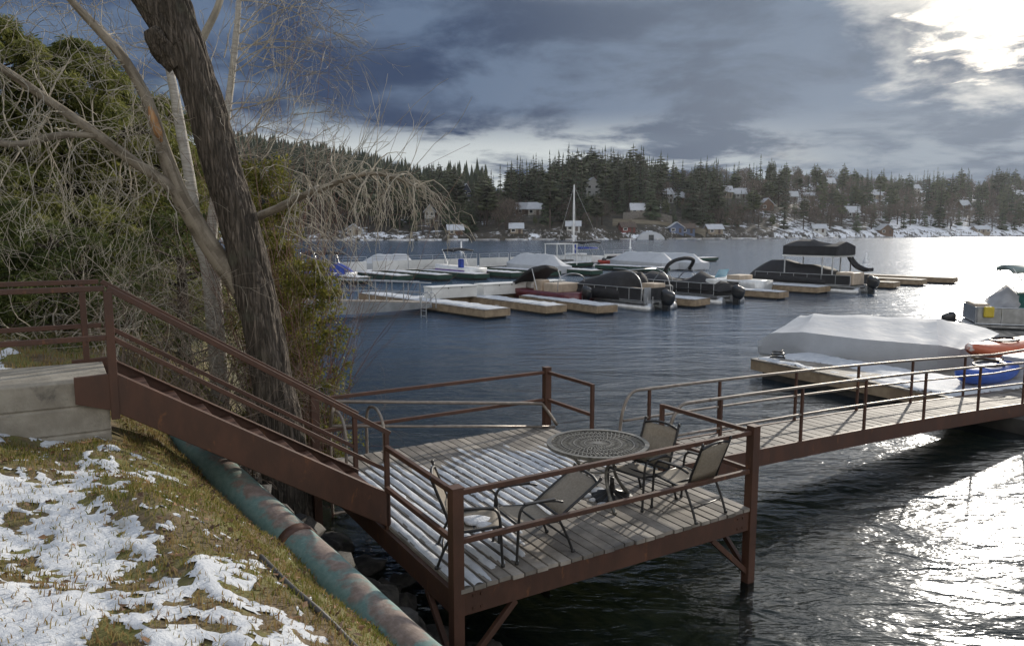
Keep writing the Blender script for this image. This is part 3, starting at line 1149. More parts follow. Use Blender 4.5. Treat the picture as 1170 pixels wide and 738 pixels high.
def merge(name, items, label):
    Vs, Ts, Ms, n_ = [], [], [], 0
    fl = []
    for kd, x, y, z, sc in items:
        bb, mats, _, _ = MESH[kd]
        a = rt.uniform(0, 6.28)
        v = np.array(bb.v)
        ca, sa = math.cos(a) * sc * 1.25, math.sin(a) * sc * 1.25
        w_ = np.stack([v[:, 0] * ca - v[:, 1] * sa + x, v[:, 0] * sa + v[:, 1] * ca + y, v[:, 2] * sc + z], -1)
        Vs.append(w_)
        fl.extend([tuple(i + n_ for i in f) for f in bb.f])
        tt = rt.uniform(-.3, .3)
        Ts.extend([min(1, max(0, q + tt)) for q in bb.t])
        Ms.extend([(2 if m_ == 1 else (0 if SPEC[kd][0] == 'fir' else 1 if SPEC[kd][0] == 'pine' else 3)) for m_ in bb.m])
        n_ += len(v)
    o = np_mesh(name, np.concatenate(Vs), fl, [M['needle'], M['needle2'], M['bark'], M['bare']], None, False, Ms, Ts)
    return tag(o, label, 'forest', kind='stuff')


if rest: merge('forest', [(kd, x, Y, z, sc) for px, Y, x, z, kd, sc, k in rest], 'rest of the mixed wood covering the far hillside')
MESH2 = []
lo = {}
for i in range(3):
    bb = MB()
    q = random.Random(i)
    h, r_ = 15 + 2 * i, 2.8
    bb.tube([(0, 0, -1), (0, 0, h * .3)], [.25, .2], 4, m=1)
    for j in range(6):
        f = j / 6
        n_ = 6
        zz = h * (.1 + .8 * f)
        rr = r_ * (1 - f) ** .8 + .2
        ring = [(rr * q.uniform(.6, 1.2) * math.cos(u * 6.283 / n_ + j), rr * q.uniform(.6, 1.2) * math.sin(u * 6.283 / n_ + j), zz - rr * q.uniform(.1, .5)) for u in range(n_)]
        bb.add(ring + [(0, 0, zz + h * .26)], [(u, (u + 1) % n_, n_) for u in range(n_)], 0, q.uniform(.2, .8))
    MESH.append((bb, None, 'fir', h)); SPEC.append(('fir', h, r_))
merge('forest', [(9 + rt.randrange(3), x, y, z, rt.uniform(.45, 1.35)) for x, y, z in ridge], 'dark conifer wood covering the distant left ridge')
# shore boulders and snowy banks read as a strip: low rocks along the far waterline
b = MB()
for i in range(1500):
    px = rt.uniform(250, 1300)
    Y = float(np.interp(px, FPXS, FSHO)) + rt.uniform(-5, 6)
    x = (px - 585) / FPX * Y
    z = fz(x, Y)
    if z < -.6: continue
    s_ = rt.uniform(.3, .9)
    b.add([(x + s_ * math.cos(a) * rt.uniform(.7, 1.2), Y + s_ * math.sin(a), z - .4) for a in (0, 1.6, 3.1, 4.7)] + [(x + rt.uniform(-.2, .2), Y, z + s_ * rt.uniform(.5, 1.1))], [(0, 1, 4), (1, 2, 4), (2, 3, 4), (3, 0, 4)], 0, rt.random())
M['farrock'] = mat('far_shore_rock', (.10, .09, .08), .9, var=.4, scale=.4, col2=(.30, .29, .28), tint=.5, geo=True)
tag(b.build('rubble', M['farrock']), 'pale rubble along the far waterline', 'rocks', kind='stuff')
# trunks of shore docks
M['fardock'] = mat('far_snowy_dock', (.35, .33, .31), .8, var=.3, scale=.5, col2=(.65, .66, .68), rand=.3)
b = MB(); b.box((0, 0, .3), (6, 2.2, .55)); b.box((1.5, -5, .3), (1.6, 8, .5)); 
dk = b.build('dock', M['fardock'])
for i, px in enumerate(range(300, 1180, 32)):
    o = dk if i == 0 else dk.copy()
    if i: COL.objects.link(o)
    Y = float(np.interp(px, FPXS, FSHO)) - 3
    o.location = ((px - 585) / FPX * Y, Y, 0)
    o.rotation_euler = (0, 0, rt.uniform(-.3, .3))
    o.scale = (rt.uniform(.7, 1.5), 1, 1)
    lab = f'small snowy private dock on the far shore {zone(px)}'
    tag(o, lab, 'dock', lab)
# ------------------------------------------------------------------ near trees and shrubs
def bark_material(name, a, b_, c_, stretch, bump):
    m = bpy.data.materials.new(name)
    m.use_nodes = True
    t = NT(m.node_tree)
    out = t.node('ShaderNodeOutputMaterial')
    p = t.node('ShaderNodeBsdfPrincipled')
    tc_ = t.node('ShaderNodeTexCoord')
    mp = t.node('ShaderNodeMapping')
    t.put(mp.inputs[0], tc_.outputs['Object'])
    mp.inputs['Scale'].default_value = stretch
    n1_ = t.noise(mp.outputs[0], 9, 6, .65, .6)
    n2_ = t.noise(tc_.outputs['Object'], 30, 4, .6)
    at = t.node('ShaderNodeAttribute', attribute_name='tint').outputs['Fac']
    crack = None
    if bump > .01:
        vz = t.node('ShaderNodeTexVoronoi', feature='DISTANCE_TO_EDGE')
        wob = t.vmath('SCALE', t.noise(mp.outputs[0], 7, 4, .6, col=True), scale=.17)
        t.put(vz.inputs['Vector'], t.vmath('ADD', mp.outputs[0], wob))
        vz.inputs['Scale'].default_value = 21
        crack = t.math('ADD', t.math('MULTIPLY', t.sstep(vz.outputs['Distance'], .0, .30), .62), t.math('MULTIPLY', t.sstep(t.noise(mp.outputs[0], 22, 4, .6, .8), .36, .62), .38))
        c = t.mixc(t.math('MULTIPLY', crack, t.math('ADD', t.math('MULTIPLY', at, .4), t.math('MULTIPLY', n1_, 1.1))), a, b_)
    else:
        c = t.mixc(t.sstep(t.math('ADD', t.math('MULTIPLY', at, .55), t.math('MULTIPLY', n1_, .45)), .32, .62), a, b_)
    c = t.mixc(t.sstep(t.noise(tc_.outputs['Object'], 2.2, 5, .6), .58, .70), c, c_)
    c = t.mixc(t.math('MULTIPLY', n2_, .35), c, (.05, .045, .035))
    t.put(p.inputs['Base Color'], c)
    p.inputs['Roughness'].default_value = .92
    p.inputs['Specular IOR Level'].default_value = .2
    bn = t.node('ShaderNodeBump')
    bn.inputs['Distance'].default_value = bump
    t.put(bn.inputs['Height'], t.math('ADD', t.math('MULTIPLY', crack, 1.6) if crack is not None else n1_, t.math('MULTIPLY', n2_, .35)))
    t.put(p.inputs['Normal'], bn.outputs[0])
    t.put(out.inputs[0], p.outputs[0])
    return m


M['trunk'] = bark_material('furrowed_grey_bark', (.030, .025, .020), (.20, .165, .135), (.10, .095, .072), (1, 1, .075), .014)
M['limb'] = bark_material('smooth_pale_bark', (.15, .125, .095), (.30, .26, .205), (.20, .18, .14), (1, 1, .5), .006)
M['birch'] = bark_material('birch_bark', (.16, .14, .12), (.60, .57, .52), (.40, .37, .32), (.6, .6, 5), .004)
M['wound'] = mat('raw_broken_wood', (.30, .15, .06), .8, 0, .2, 12, .006, 40, col2=(.46, .27, .13), stretch=(1, 1, .2))
M['twig'] = mat('pale_twigs', (.34, .305, .245), .8, var=.25, scale=3, tint=.35)
M['twigd'] = mat('brown_twigs', (.16, .12, .09), .85, var=.25, scale=3, tint=.45)
M['twigr'] = mat('reddish_twigs', (.15, .075, .055), .8, var=.25, scale=3, tint=.3)


def limb_mesh(b, ctrl, radii, n=16, step=8, rough=.0, furrow=0, seed=0, m=0):
    """a bent, tapering stem with an uneven skin"""
    pts = curve_pts(ctrl, step)
    rr = np.interp(np.linspace(0, 1, len(pts)), np.linspace(0, 1, len(radii)), radii)
    d = (pts[1] - pts[0]).normalized()
    a = d.orthogonal().normalized()
    rings, tints = [], []
    ln = 0
    for i, p in enumerate(pts):
        if i: ln += (p - pts[i - 1]).length
        q = (pts[min(i + 1, len(pts) - 1)] - pts[max(i - 1, 0)]).normalized()
        a = (a - q * a.dot(q)).normalized()
        c = q.cross(a)
        ring, tr = [], []
        for j in range(n):
            u = 2 * math.pi * j / n
            k = 1 + rough * (mnoise.noise(Vector((math.cos(u) * 1.3, math.sin(u) * 1.3, ln * 1.2 + seed))))
            fv = .5
            if furrow:
                w_ = mnoise.noise(Vector((math.cos(u) * 2.2 + seed, math.sin(u) * 2.2, ln * .9))) * .6
                s1 = mnoise.noise(Vector((math.cos(u + w_ * .35) * 4.6, math.sin(u + w_ * .35) * 4.6, ln * 2.6 + seed)))
                s2 = mnoise.noise(Vector((math.cos(u + w_ * .35) * 9.5, math.sin(u + w_ * .35) * 9.5, ln * 6 + seed)))
                s3 = mnoise.noise(Vector((u * 3, 3.3, ln * 14 + seed)))
                fv = min(1, max(0, .12 + abs(s1) * 1.9 + s2 * .42 + s3 * .12))
                k += furrow * (fv - .5)
            ring.append(p + (a * math.cos(u) + c * math.sin(u)) * float(rr[i]) * k)
            tr.append(fv)
        rings.append(ring); tints.append(tr)
    base = len(b.v)
    for r_ in rings: b.v.extend([tuple(x) for x in r_])
    for i in range(len(rings) - 1):
        for j in range(n):
            k = (j + 1) % n
            b.f.append((base + i * n + j, base + i * n + k, base + (i + 1) * n + k, base + (i + 1) * n + j))
            b.m.append(m)
            b.t.append(.25 * (tints[i][j] + tints[i][k] + tints[i + 1][j] + tints[i + 1][k]))
    L = len(rings) - 1
    b.f.append(tuple(base + L * n + j for j in range(n))); b.m.append(m); b.t.append(.5)
    return pts, rr


def twig(b, q, p, d, L, r, depth, droop=0., wander=.25, fork=(2, 4), spread=.7, minr=.0022, n=4, m=0, curl=0.):
    """bare branching twig: bent line that forks"""
    segs = max(3, int(L / .12)) if L < 1.2 else 9
    segs = min(segs, 9)
    pts = [Vector(p)]
    d = Vector(d).normalized()
    ds = []
    axis_ = Vector((q.gauss(0, 1), q.gauss(0, 1), q.gauss(0, 1))).normalized()
    for i in range(segs):
        d = (d + Vector((q.gauss(0, 1), q.gauss(0, 1), q.gauss(0, 1))) * wander / math.sqrt(segs) + Vector((0, 0, -droop / segs)) + axis_.cross(d) * curl / segs).normalized()
        pts.append(pts[-1] + d * (L / segs))
        ds.append(d.copy())
    rs = [max(minr, r * (1 - .72 * i / segs)) for i in range(segs + 1)]
    b.tube(pts, rs, n if r > .008 else 3, m=m, t=q.uniform(.2, .8), cap=False)
    if depth <= 0: return
    k = q.randint(*fork)
    for i in range(k):
        f = q.uniform(.25, .98)
        j = min(int(f * segs), segs - 1)
        dd = ds[j]
        side = Vector((q.gauss(0, 1), q.gauss(0, 1), q.gauss(0, 1)))
        side = (side - dd * side.dot(dd)).normalized()
        nd = dd + side * q.uniform(.35, 1.0) * spread
        twig(b, q, pts[j + 1], nd, L * q.uniform(.42, .75), max(minr, rs[j + 1] * .62), depth - 1, droop, wander, fork, spread, minr, n, m, curl)


# ---- the big leaning tree between the stairs and the water
gb = dep(322, 500, 9.9)
g0 = bz(gb.x, gb.y)
TB = Vector((gb.x, gb.y, g0))
big = thing('bare_tree', 'big bare tree with thick leaning furrowed trunk right behind the brown stairs', 'tree', TB)
ctrl = [Vector((gb.x + .06, gb.y, g0 - .35))] + [dep(*a) for a in ((322, 496, 9.9), (311, 430, 9.92), (294, 345, 9.95), (274, 260, 10), (254, 195, 10), (236, 125, 10), (214, 58, 9.98), (196, 10, 9.95), (182, -40, 9.9), (165, -120, 9.9))]
b = MB()
limb_mesh(b, ctrl, [.36, .275, .255, .25, .245, .235, .235, .235, .24, .21, .16], 132, 26, .10, .11, 3)
b.build('trunk', M['trunk'], big, True)
b = MB()     # torn stub and the left fork at the top
limb_mesh(b, [dep(206, 52, 9.95), dep(188, 28, 9.9), dep(160, -12, 9.8), dep(120, -70, 9.7)], [.22, .19, .16, .12], 96, 16, .1, .11, 9)
b.build('limb', M['trunk'], big, True)
b = MB()
limb_mesh(b, [dep(205, 72, 9.95), dep(188, 56, 9.85), dep(176, 40, 9.75), dep(171, 33, 9.72)], [.19, .15, .12, .075], 32, 8, .3, .3, 19)
b.build('broken_stub', M['trunk'], big, True)
q = random.Random(5)
b = MB()
l1 = [dep(285, 345, 10.0), dep(262, 312, 9.95), (dep(240, 282, 9.9)), dep(222, 252, 9.85), dep(206, 224, 9.8), dep(190, 180, 9.75), dep(176, 138, 9.7), dep(164, 106, 9.65), dep(140, 66, 9.6), dep(112, 34, 9.5), dep(84, 4, 9.4), dep(40, -50, 9.3)]
limb_mesh(b, l1, [.15, .14, .13, .12, .11, .09, .078, .068, .06, .05, .04, .03], 20, 10, .12, .05, 21)
b.build('limb', M['limb'], big, True)
b = MB()
pts1, rr1 = limb_mesh(b, [dep(206, 226, 9.8), dep(186, 207, 9.65), dep(150, 183, 9.45), dep(108, 152, 9.2), dep(62, 120, 9.0), dep(20, 90, 8.8), dep(-40, 52, 8.5)], [.078, .072, .067, .06, .054, .047, .04], 16, 10, .12, .04, 31)
b.build('limb', M['limb'], big, True)
b = MB()
pts2, rr2 = limb_mesh(b, [dep(112, 155, 9.2), dep(88, 154, 9.1), dep(60, 156, 8.9), dep(30, 164, 8.7), dep(-5, 163, 8.4), dep(-50, 150, 8.1)], [.04, .04, .042, .04, .036, .03], 12, 8, .12, .04, 37)
b.build('limb', M['limb'], big, True)
b = MB()      # orange wound where a branch was torn off
limb_mesh(b, [dep(171, 122, 9.62), dep(175, 136, 9.60), dep(181, 152, 9.61), dep(185, 163, 9.66)], [.02, .052, .05, .012], 12, 6, .3, 0, 41)
b.build('torn_wood', M['wound'], big, True)
b = MB()
pts3, rr3 = limb_mesh(b, [dep(296, 247, 10.1), dep(322, 236, 10), dep(350, 222, 9.9), dep(385, 209, 9.8), dep(418, 199, 9.7), dep(452, 203, 9.6), dep(478, 216, 9.5)], [.06, .052, .045, .038, .03, .022, .012], 10, 8, .1, .03, 43)
b.build('limb', M['limb'], big, True)
# twigs: hanging tangle from the right limb
b = MB()
for i in range(80):
    f = q.uniform(.30, 1.0)
    p = pts3[min(int(f * (len(pts3) - 1)), len(pts3) - 1)]
    out = Vector((q.uniform(-.3, 1.0), q.uniform(-.8, .8), q.uniform(.0, .9)))
    twig(b, q, p, out, q.uniform(.3, .72), .011, 2, droop=q.uniform(.8, 3.0), wander=.75, fork=(1, 3), spread=1.1, minr=.0034, curl=q.uniform(-1.3, 1.3))
for i in range(16):          # a few upright shoots over it
    p = pts3[int(q.uniform(.3, .95) * (len(pts3) - 1))]
    twig(b, q, p, (q.uniform(.2, .9), q.uniform(-.3, .3), 1), q.uniform(.5, 1.1), .006, 1, 0, .25, (1, 2), .5, .0028)
for i in range(10):
    twig(b, q, dep(q.uniform(310, 350), q.uniform(235, 290), 9.9), (1, q.uniform(-.4, .4), q.uniform(-.3, .3)), q.uniform(.6, 1.1), .008, 2, .8, .4, (1, 3), .8, .003)
b.build('twigs', M['twig'], big)
# hanging squiggles from the left limbs
b = MB()
for pts_, cnt in ((pts1, 44), (pts2, 28)):
    for i in range(cnt):
        p = pts_[int(q.uniform(.12, 1) * (len(pts_) - 1))]
        up = q.random() < .3
        twig(b, q, p, (q.uniform(-.8, .8), q.uniform(-.8, .5), q.uniform(.2, 1) if up else q.uniform(-1, .3)), q.uniform(.4, 1.1), .010, 2,
             droop=(-.3 if up else q.uniform(.1, 1.5)), wander=.7, fork=(2, 4), spread=1.0, minr=.0022, curl=q.uniform(-.9, .9))
for i in range(34):
    f = q.uniform(.45, 1)
    p = curve_pts(l1, 10)[int(f * 109)]
    twig(b, q, p, (q.uniform(-.9, .7), q.uniform(-.7, .4), q.uniform(-.5, .8)), q.uniform(.35, .9), .008, 2, droop=q.uniform(-.3, .9), wander=.6, fork=(1, 3), spread=.9, minr=.003)
b.build('twigs', M['twig'], big)

# ---- birch behind
bb0 = dep(250, 345, 13.2)
bg = bz(bb0.x, bb0.y)
bir = thing('birch_tree', 'white barked birch with twin stems behind the leaning trunk', 'tree', (bb0.x, bb0.y, bg))
b = MB()
st = [Vector((bb0.x, bb0.y, bg - .3)), dep(246, 330, 13.2), dep(241, 285, 13.2), dep(245, 235, 13.2), dep(252, 180, 13.2), dep(262, 110, 13.2), dep(270, 40, 13.2), dep(276, -40, 13.2)]
p4, r4 = limb_mesh(b, st, [.11, .11, .10, .09, .075, .06, .05, .03], 14, 8, .06, 0, 3)
b.build('trunk', M['birch'], bir, True)
b = MB()
st = [Vector((bb0.x - .1, bb0.y, bg - .2)), dep(238, 320, 13.1), dep(226, 270, 13.0), dep(217, 205, 13.0), dep(206, 145, 13.0), dep(197, 95, 13.0), dep(190, 62, 13), dep(178, 0, 13)]
p5, r5 = limb_mesh(b, st, [.11, .105, .10, .09, .085, .07, .06, .03], 14, 8, .06, 0, 5)
b.build('trunk', M['birch'], bir, True)
b = MB()
p6, r6 = limb_mesh(b, [dep(222, 62, 11.2), dep(236, 35, 11.2), dep(250, 5, 11.2), dep(262, -40, 11.2)], [.06, .055, .05, .04], 10, 6, .1, 0, 7)
for i in range(30):
    p = dep(q.uniform(228, 345), q.uniform(50, 190), 12.6 + q.uniform(-.8, 1.2))
    a = q.uniform(-.5, 1.2)
    twig(b, q, p, (math.cos(a), q.uniform(-.4, .4), math.sin(a)), q.uniform(.55, 1.15), .010, 2, droop=-.2, wander=.4, fork=(2, 4), spread=.9, minr=.0030)
for i in range(26):
    p = p4[int(q.uniform(.45, 1) * (len(p4) - 1))]
    twig(b, q, p, (q.uniform(.2, 1), q.uniform(-.5, .5), q.uniform(-.1, .8)), q.uniform(1.0, 2.0), .014, 3, droop=.2, wander=.4, fork=(2, 4), spread=.8, minr=.0030)
for i in range(20):
    p = p5[int(q.uniform(.35, 1) * (len(p5) - 1))]
    twig(b, q, p, (q.uniform(-1, .3), q.uniform(-.5, .5), q.uniform(-.1, .8)), q.uniform(.6, 1.3), .010, 2, droop=.2, wander=.4, fork=(2, 4), spread=.8, minr=.0030)
for i in range(26):     # high shoots seen against the sky at the top left
    p = dep(q.uniform(-10, 150), q.uniform(5, 90), 12)
    twig(b, q, p, (q.uniform(-.6, .8), q.uniform(-.4, .4), q.uniform(-.1, .8)), q.uniform(.5, 1.0), .007, 2, droop=.1, wander=.5, fork=(1, 3), spread=.9, minr=.003)
b.build('twigs', M['twig'], bir)


# ---- leafy crowns
def leaf_material(name, a, b_, tr=.3):
    m = bpy.data.materials.new(name)
    m.use_nodes = True
    t = NT(m.node_tree)
    out = t.node('ShaderNodeOutputMaterial')
    at = t.node('ShaderNodeAttribute', attribute_name='tint').outputs['Fac']
    c = t.mixc(at, a, b_)
    df = t.node('ShaderNodeBsdfPrincipled'); t.put(df.inputs['Base Color'], c); df.inputs['Roughness'].default_value = .6
    df.inputs['Specular IOR Level'].default_value = .25
    trn = t.node('ShaderNodeBsdfTranslucent'); t.put(trn.inputs[0], c)
    mx_ = t.node('ShaderNodeMixShader'); mx_.inputs[0].default_value = tr
    t.put(mx_.inputs[1], df.outputs[0]); t.put(mx_.inputs[2], trn.outputs[0])
    t.put(out.inputs[0], mx_.outputs[0])
    return m


M['cedar'] = leaf_material('cedar_foliage', (.045, .064, .016), (.27, .265, .075), .40)
M['shrubleaf'] = leaf_material('yellow_green_shrub_leaves', (.060, .075, .014), (.27, .25, .055), .45)
M['ivy'] = leaf_material('dark_hedge_leaves', (.032, .050, .016), (.13, .15, .04))


def foliage(name, clumps, per, leaf, spread, m, parent, droop=.3, thin=.45):
    """leaf-sized blades gathered in sprays; clumps: list of (centre, radius)"""
    g = np.random.default_rng(len(clumps) * 7 + per)
    Cs = np.array([c for c, _ in clumps]); Rr = np.array([r for _, r in clumps])
    n_ = len(Cs) * per
    ci = np.repeat(np.arange(len(Cs)), per)
    u = g.normal(0, 1, (n_, 3)); u /= np.linalg.norm(u, axis=1)[:, None]
    rad = g.uniform(0, 1, n_) ** .55
    off = u * (rad * Rr[ci])[:, None] * np.array([1, 1, .75])
    off[:, 2] -= droop * rad * Rr[ci] * .5
    P0 = Cs[ci] + off
    dr = u + g.normal(0, .6, (n_, 3)); dr[:, 2] -= droop
    dr /= np.linalg.norm(dr, axis=1)[:, None]
    sd = np.cross(dr, g.normal(0, 1, (n_, 3))); sd /= np.linalg.norm(sd, axis=1)[:, None] + 1e-9
    L = leaf * g.uniform(.6, 1.4, n_)[:, None]
    W = L * thin
    V = np.empty((n_, 4, 3))
    V[:, 0] = P0 - dr * L * .5
    V[:, 1] = P0 + sd * W * .5
    V[:, 2] = P0 + dr * L * .5
    V[:, 3] = P0 - sd * W * .5
    ct = g.uniform(0, 1, len(Cs))
    tint = np.clip(.45 * ct[ci] + .55 * g.uniform(0, 1, n_), 0, 1)
    return np_mesh(name, V.reshape(-1, 3), np.arange(4 * n_).reshape(n_, 4), m, parent, False, None, tint)


def evergreen(px, Y, top_py, halfw_px, label, seed, m='cedar', name='cedar_tree', per=230, leaf=.10, nb=150, lowf=.02, flat=.5):
    q = random.Random(seed)
    x = (px - 585) / FPX * Y
    g = bz(x, Y)
    top = dep(px, top_py, Y).z
    H = top - g
    rw_ = halfw_px / FPX * Y
    root = thing(name, label, 'tree', (x, Y, g))
    b = MB()
    b.tube([(x, Y, g - .4), (x + .05, Y, g + H * .5), (x, Y, g + H * .95)], [.16, .10, .02], 8)
    cl = []
    for i in range(nb):
        f = q.uniform(lowf, 1)
        rr = rw_ * ((1 - f) ** flat * .95 + .10) * (1 + .25 * math.sin(f * 17 + seed))
        a = q.uniform(0, 6.283)
        k = (q.uniform(.5, 1.0) if i % 5 else q.uniform(1.0, 1.35)) * (1 + .22 * math.sin(a * 3 + f * 9 + seed) + .12 * math.sin(a * 7 - f * 23))
        c = Vector((x + rr * k * math.cos(a), Y + rr * k * math.sin(a), g + H * f - rr * k * .15))
        cl.append((c, q.uniform(.16, .42) * (1.15 - .35 * f)))
        if i % 3 == 0:
            b.tube([(x, Y, c.z - .2), c.lerp(Vector((x, Y, c.z)), .4), c], [.03, .02, .008], 4)
    b.build('trunk', M['trunk'], root)
    foliage('crown', cl, per, leaf, 1, M[m], root, .65, .26)
    return root


evergreen(10, 15.5, 18, 150, 'tall olive cedar at the far left behind the bare limbs', 1, nb=620)
evergreen(108, 16.5, 48, 125, 'olive cedar between the tall cedar and the birch', 2, nb=520)
evergreen(188, 18.5, 108, 92, 'smaller olive cedar whose tip shows beside the birch stems', 3, nb=330)
evergreen(-90, 13.5, 10, 130, 'broad dark cedar cut by the left edge of the photo', 4, nb=420)
evergreen(60, 12.0, 255, 95, 'low dark green juniper behind the concrete landing', 5, 'ivy', 'juniper_shrub', 200, .075, 150, .02, .35)
evergreen(-40, 11.0, 215, 90, 'dark green juniper at the left edge beside the landing', 6, 'ivy', 'juniper_shrub', 200, .075, 130, .02, .35)
evergreen(205, 14.2, 235, 80, 'dark evergreen bush below the birch', 8, 'ivy', 'evergreen_bush', 150, .08, 110, .02, .3)


# ---- green leafy shrub to the right of the trunk
def leafy_shrub(px0, px1, top, Y, label, seed, nb, per, leaf=.05):
    q = random.Random(seed)
    cx = (px0 + px1) / 2
    x = (cx - 585) / FPX * Y
    g = max(bz(x, Y), -.1)
    root = thing('leafy_shrub', label, 'shrub', (x, Y, g))
    hw = (px1 - px0) / 2 / FPX * Y
    H = dep(cx, top, Y).z - g
    b = MB()
    cl = []
    for i in range(nb):
        f = q.uniform(.08, 1) ** .9
        w_ = hw * (.55 + .55 * math.sin(math.pi * min(1, .22 + f * .72)))
        a = q.uniform(0, 6.28)
        k = q.uniform(.2, 1)
        c = Vector((x + w_ * k * math.cos(a), Y + w_ * .7 * k * math.sin(a), g + H * f))
        cl.append((c, q.uniform(.10, .26)))
        if i % 2 == 0:
            twig(b, q, (x + q.uniform(-.3, .3), Y + q.uniform(-.3, .3), g), (c - Vector((x, Y, g))), (c - Vector((x, Y, g))).length, .012, 1, .0, .2, (1, 3), .6, .0032)
    b.build('stems', M['twigr'], root)
    foliage('crown', cl, per, leaf, 1, M['shrubleaf'], root, .1, .5)
    return root


leafy_shrub(268, 352, 185, 12.6, 'tall yellow green leafy shrub just right of the leaning trunk', 3, 240, 120)
leafy_shrub(312, 398, 300, 12.0, 'lower yellow green shrub with reddish twigs reaching over the water', 4, 200, 80)
leafy_shrub(275, 345, 270, 13.6, 'sparse yellow green shrub behind the two shrubs at the water', 6, 140, 90)


# ---- bare brushwood behind the stairs: several many-stemmed shrubs
def brush_mesh(seed, H, W, n_, pal):
    q = random.Random(seed)
    b = MB()
    for i in range(n_):
        a = q.uniform(0, 6.28)
        out = q.uniform(.05, .9)
        twig(b, q, (q.uniform(-.25, .25), q.uniform(-.25, .25), -.1), (math.cos(a) * out, math.sin(a) * out, 1), H * q.uniform(.5, 1.0), .014, 3,
             droop=q.uniform(-.1, .9), wander=.55, fork=(2, 4), spread=.9, minr=.0021, curl=q.uniform(-.6, .6))
    return b


BR = [(66, 10.6, 1.9), (118, 10.4, 2.0), (160, 10.2, 1.9), (205, 10.4, 2.0), (245, 10.2, 1.7), (275, 10.6, 1.6), (140, 11.6, 2.6), (195, 11.8, 2.6), (245, 12.0, 2.6), (90, 12.2, 2.7), (296, 11.4, 1.6), (330, 11.3, 1.4), (225, 9.3, 1.2), (265, 9.2, 1.0)]
wh = ['nearest the concrete landing', 'behind the top of the stairs', 'behind the upper stair rail', 'behind the middle of the stairs', 'close left of the leaning trunk', 'against the foot of the leaning trunk',
      'taller and further back over the stair top', 'taller and in front of the birch', 'taller and just left of the trunk', 'tallest and in front of the cedar', 'right behind the trunk foot', 'at the water right of the trunk',
      'low under the stair rail', 'low beside the far stringer']
for i, (px, Y, H) in enumerate(BR):
    x = (px - 585) / FPX * Y
    pale_ = i in (6, 7, 9, 0, 1)
    b = brush_mesh(40 + i, H, 1, (7 if pale_ else 12) if H > 1.5 else 7, pale_)
    o = b.build('bare_shrub', M['twig' if pale_ else 'twigd'])
    o.location = (x, Y, max(bz(x, Y), 0) - .05)
    tag(o, f"tangled {'pale' if pale_ else 'brown'} leafless shrub {wh[i]}", 'shrub', 'bare shrubs behind the stairs')
# ------------------------------------------------------------------ marina
WD = Vector((.775, .632, 0))          # along the walkways
FD = Vector((.632, -.775, 0))         # fingers point this way
BOW = math.atan2(-FD.y, -FD.x)        # boats lie bow to the walkway


def WN(w_, n_, z=0):
    return WD * w_ + FD * n_ + Vector((0, 0, z))


def W2N(p):
    p = Vector(p)
    return p.dot(WD), p.dot(FD)


snowb = MB()
M['gpaint'] = mat('grey_painted_steel', (.22, .23, .235), .6, 0, .2, 2)
M['floatm'] = mat('weathered_dock_float', (.045, .042, .038), .8, var=.4, scale=2)


def dock(p0, p1, width, label, top=.45, thick=.42, m='dockwood', group='finger docks', snow=True, floats=True, name='finger_dock'):
    p0, p1 = Vector(p0), Vector(p1)
    p0.z = p1.z = 0.0
    d = (p1 - p0); L = d.length; d.normalize()
    s = Vector((-d.y, d.x, 0))
    r_ = thing(name, label, 'dock', (p0.x, p0.y, 0), group)
    z = Vector((0, 0, 1))
    b = MB()
    for sg in (-1, 1):
        b.beam(p0 + s * sg * (width / 2 - .05) + z * (top - .19), p1 + s * sg * (width / 2 - .05) + z * (top - .19), .1, .32)
    for e in (p0 + d * .05, p1 - d * .05):
        b.beam(e - s * (width / 2 - .11) + z * (top - .19), e + s * (width / 2 - .11) + z * (top - .19), .1, .318)
    b.build('side_timber', M[m], r_)
    b = MB()
    n_ = int(L / .16)
    for i in range(n_):
        c = p0 + d * (i + .5) * L / n_
        b.beam(c - s * (width / 2 + .015) + z * (top - .012), c + s * (width / 2 + .015) + z * (top - .012), L / n_ - .015, .04, t=random.random())
    b.build('decking', M['plank'], r_)
    if floats:
        b = MB()
        b.beam(p0 + d * .25 + z * .03, p1 - d * .2 + z * .03, width * .86, .5)
        b.build('float', M['floatm'], r_)
    for e in (.8, L - .8):
        b = MB()
        c = p0 + d * e + s * (width / 2 - .15)
        b.beam(c - d * .13 + z * (top + .06), c + d * .13 + z * (top + .06), .035, .03)
        for g in (-.06, .06): b.beam(c + d * g + z * (top), c + d * g + z * (top + .06), .03, .03)
        b.build('cleat', M['alu'], r_)
    if snow:
        q = random.Random(int(L * 100))
        k = max(5, int(L / .35))
        rings = []
        for i in range(k + 1):
            c = p0 + d * (.05 + (L - .1) * i / k)
            wa, wb = width * q.uniform(.36, .47), width * q.uniform(.36, .47)
            h = q.uniform(.035, .075) * (0.4 if i in (0, k) else 1)
            rings.append([c - s * wa + z * (top + .006), c - s * wa * .8 + z * (top + h), c + s * wb * .8 + z * (top + h), c + s * wb + z * (top + .006)])
        snowb.loft(rings)
    return r_


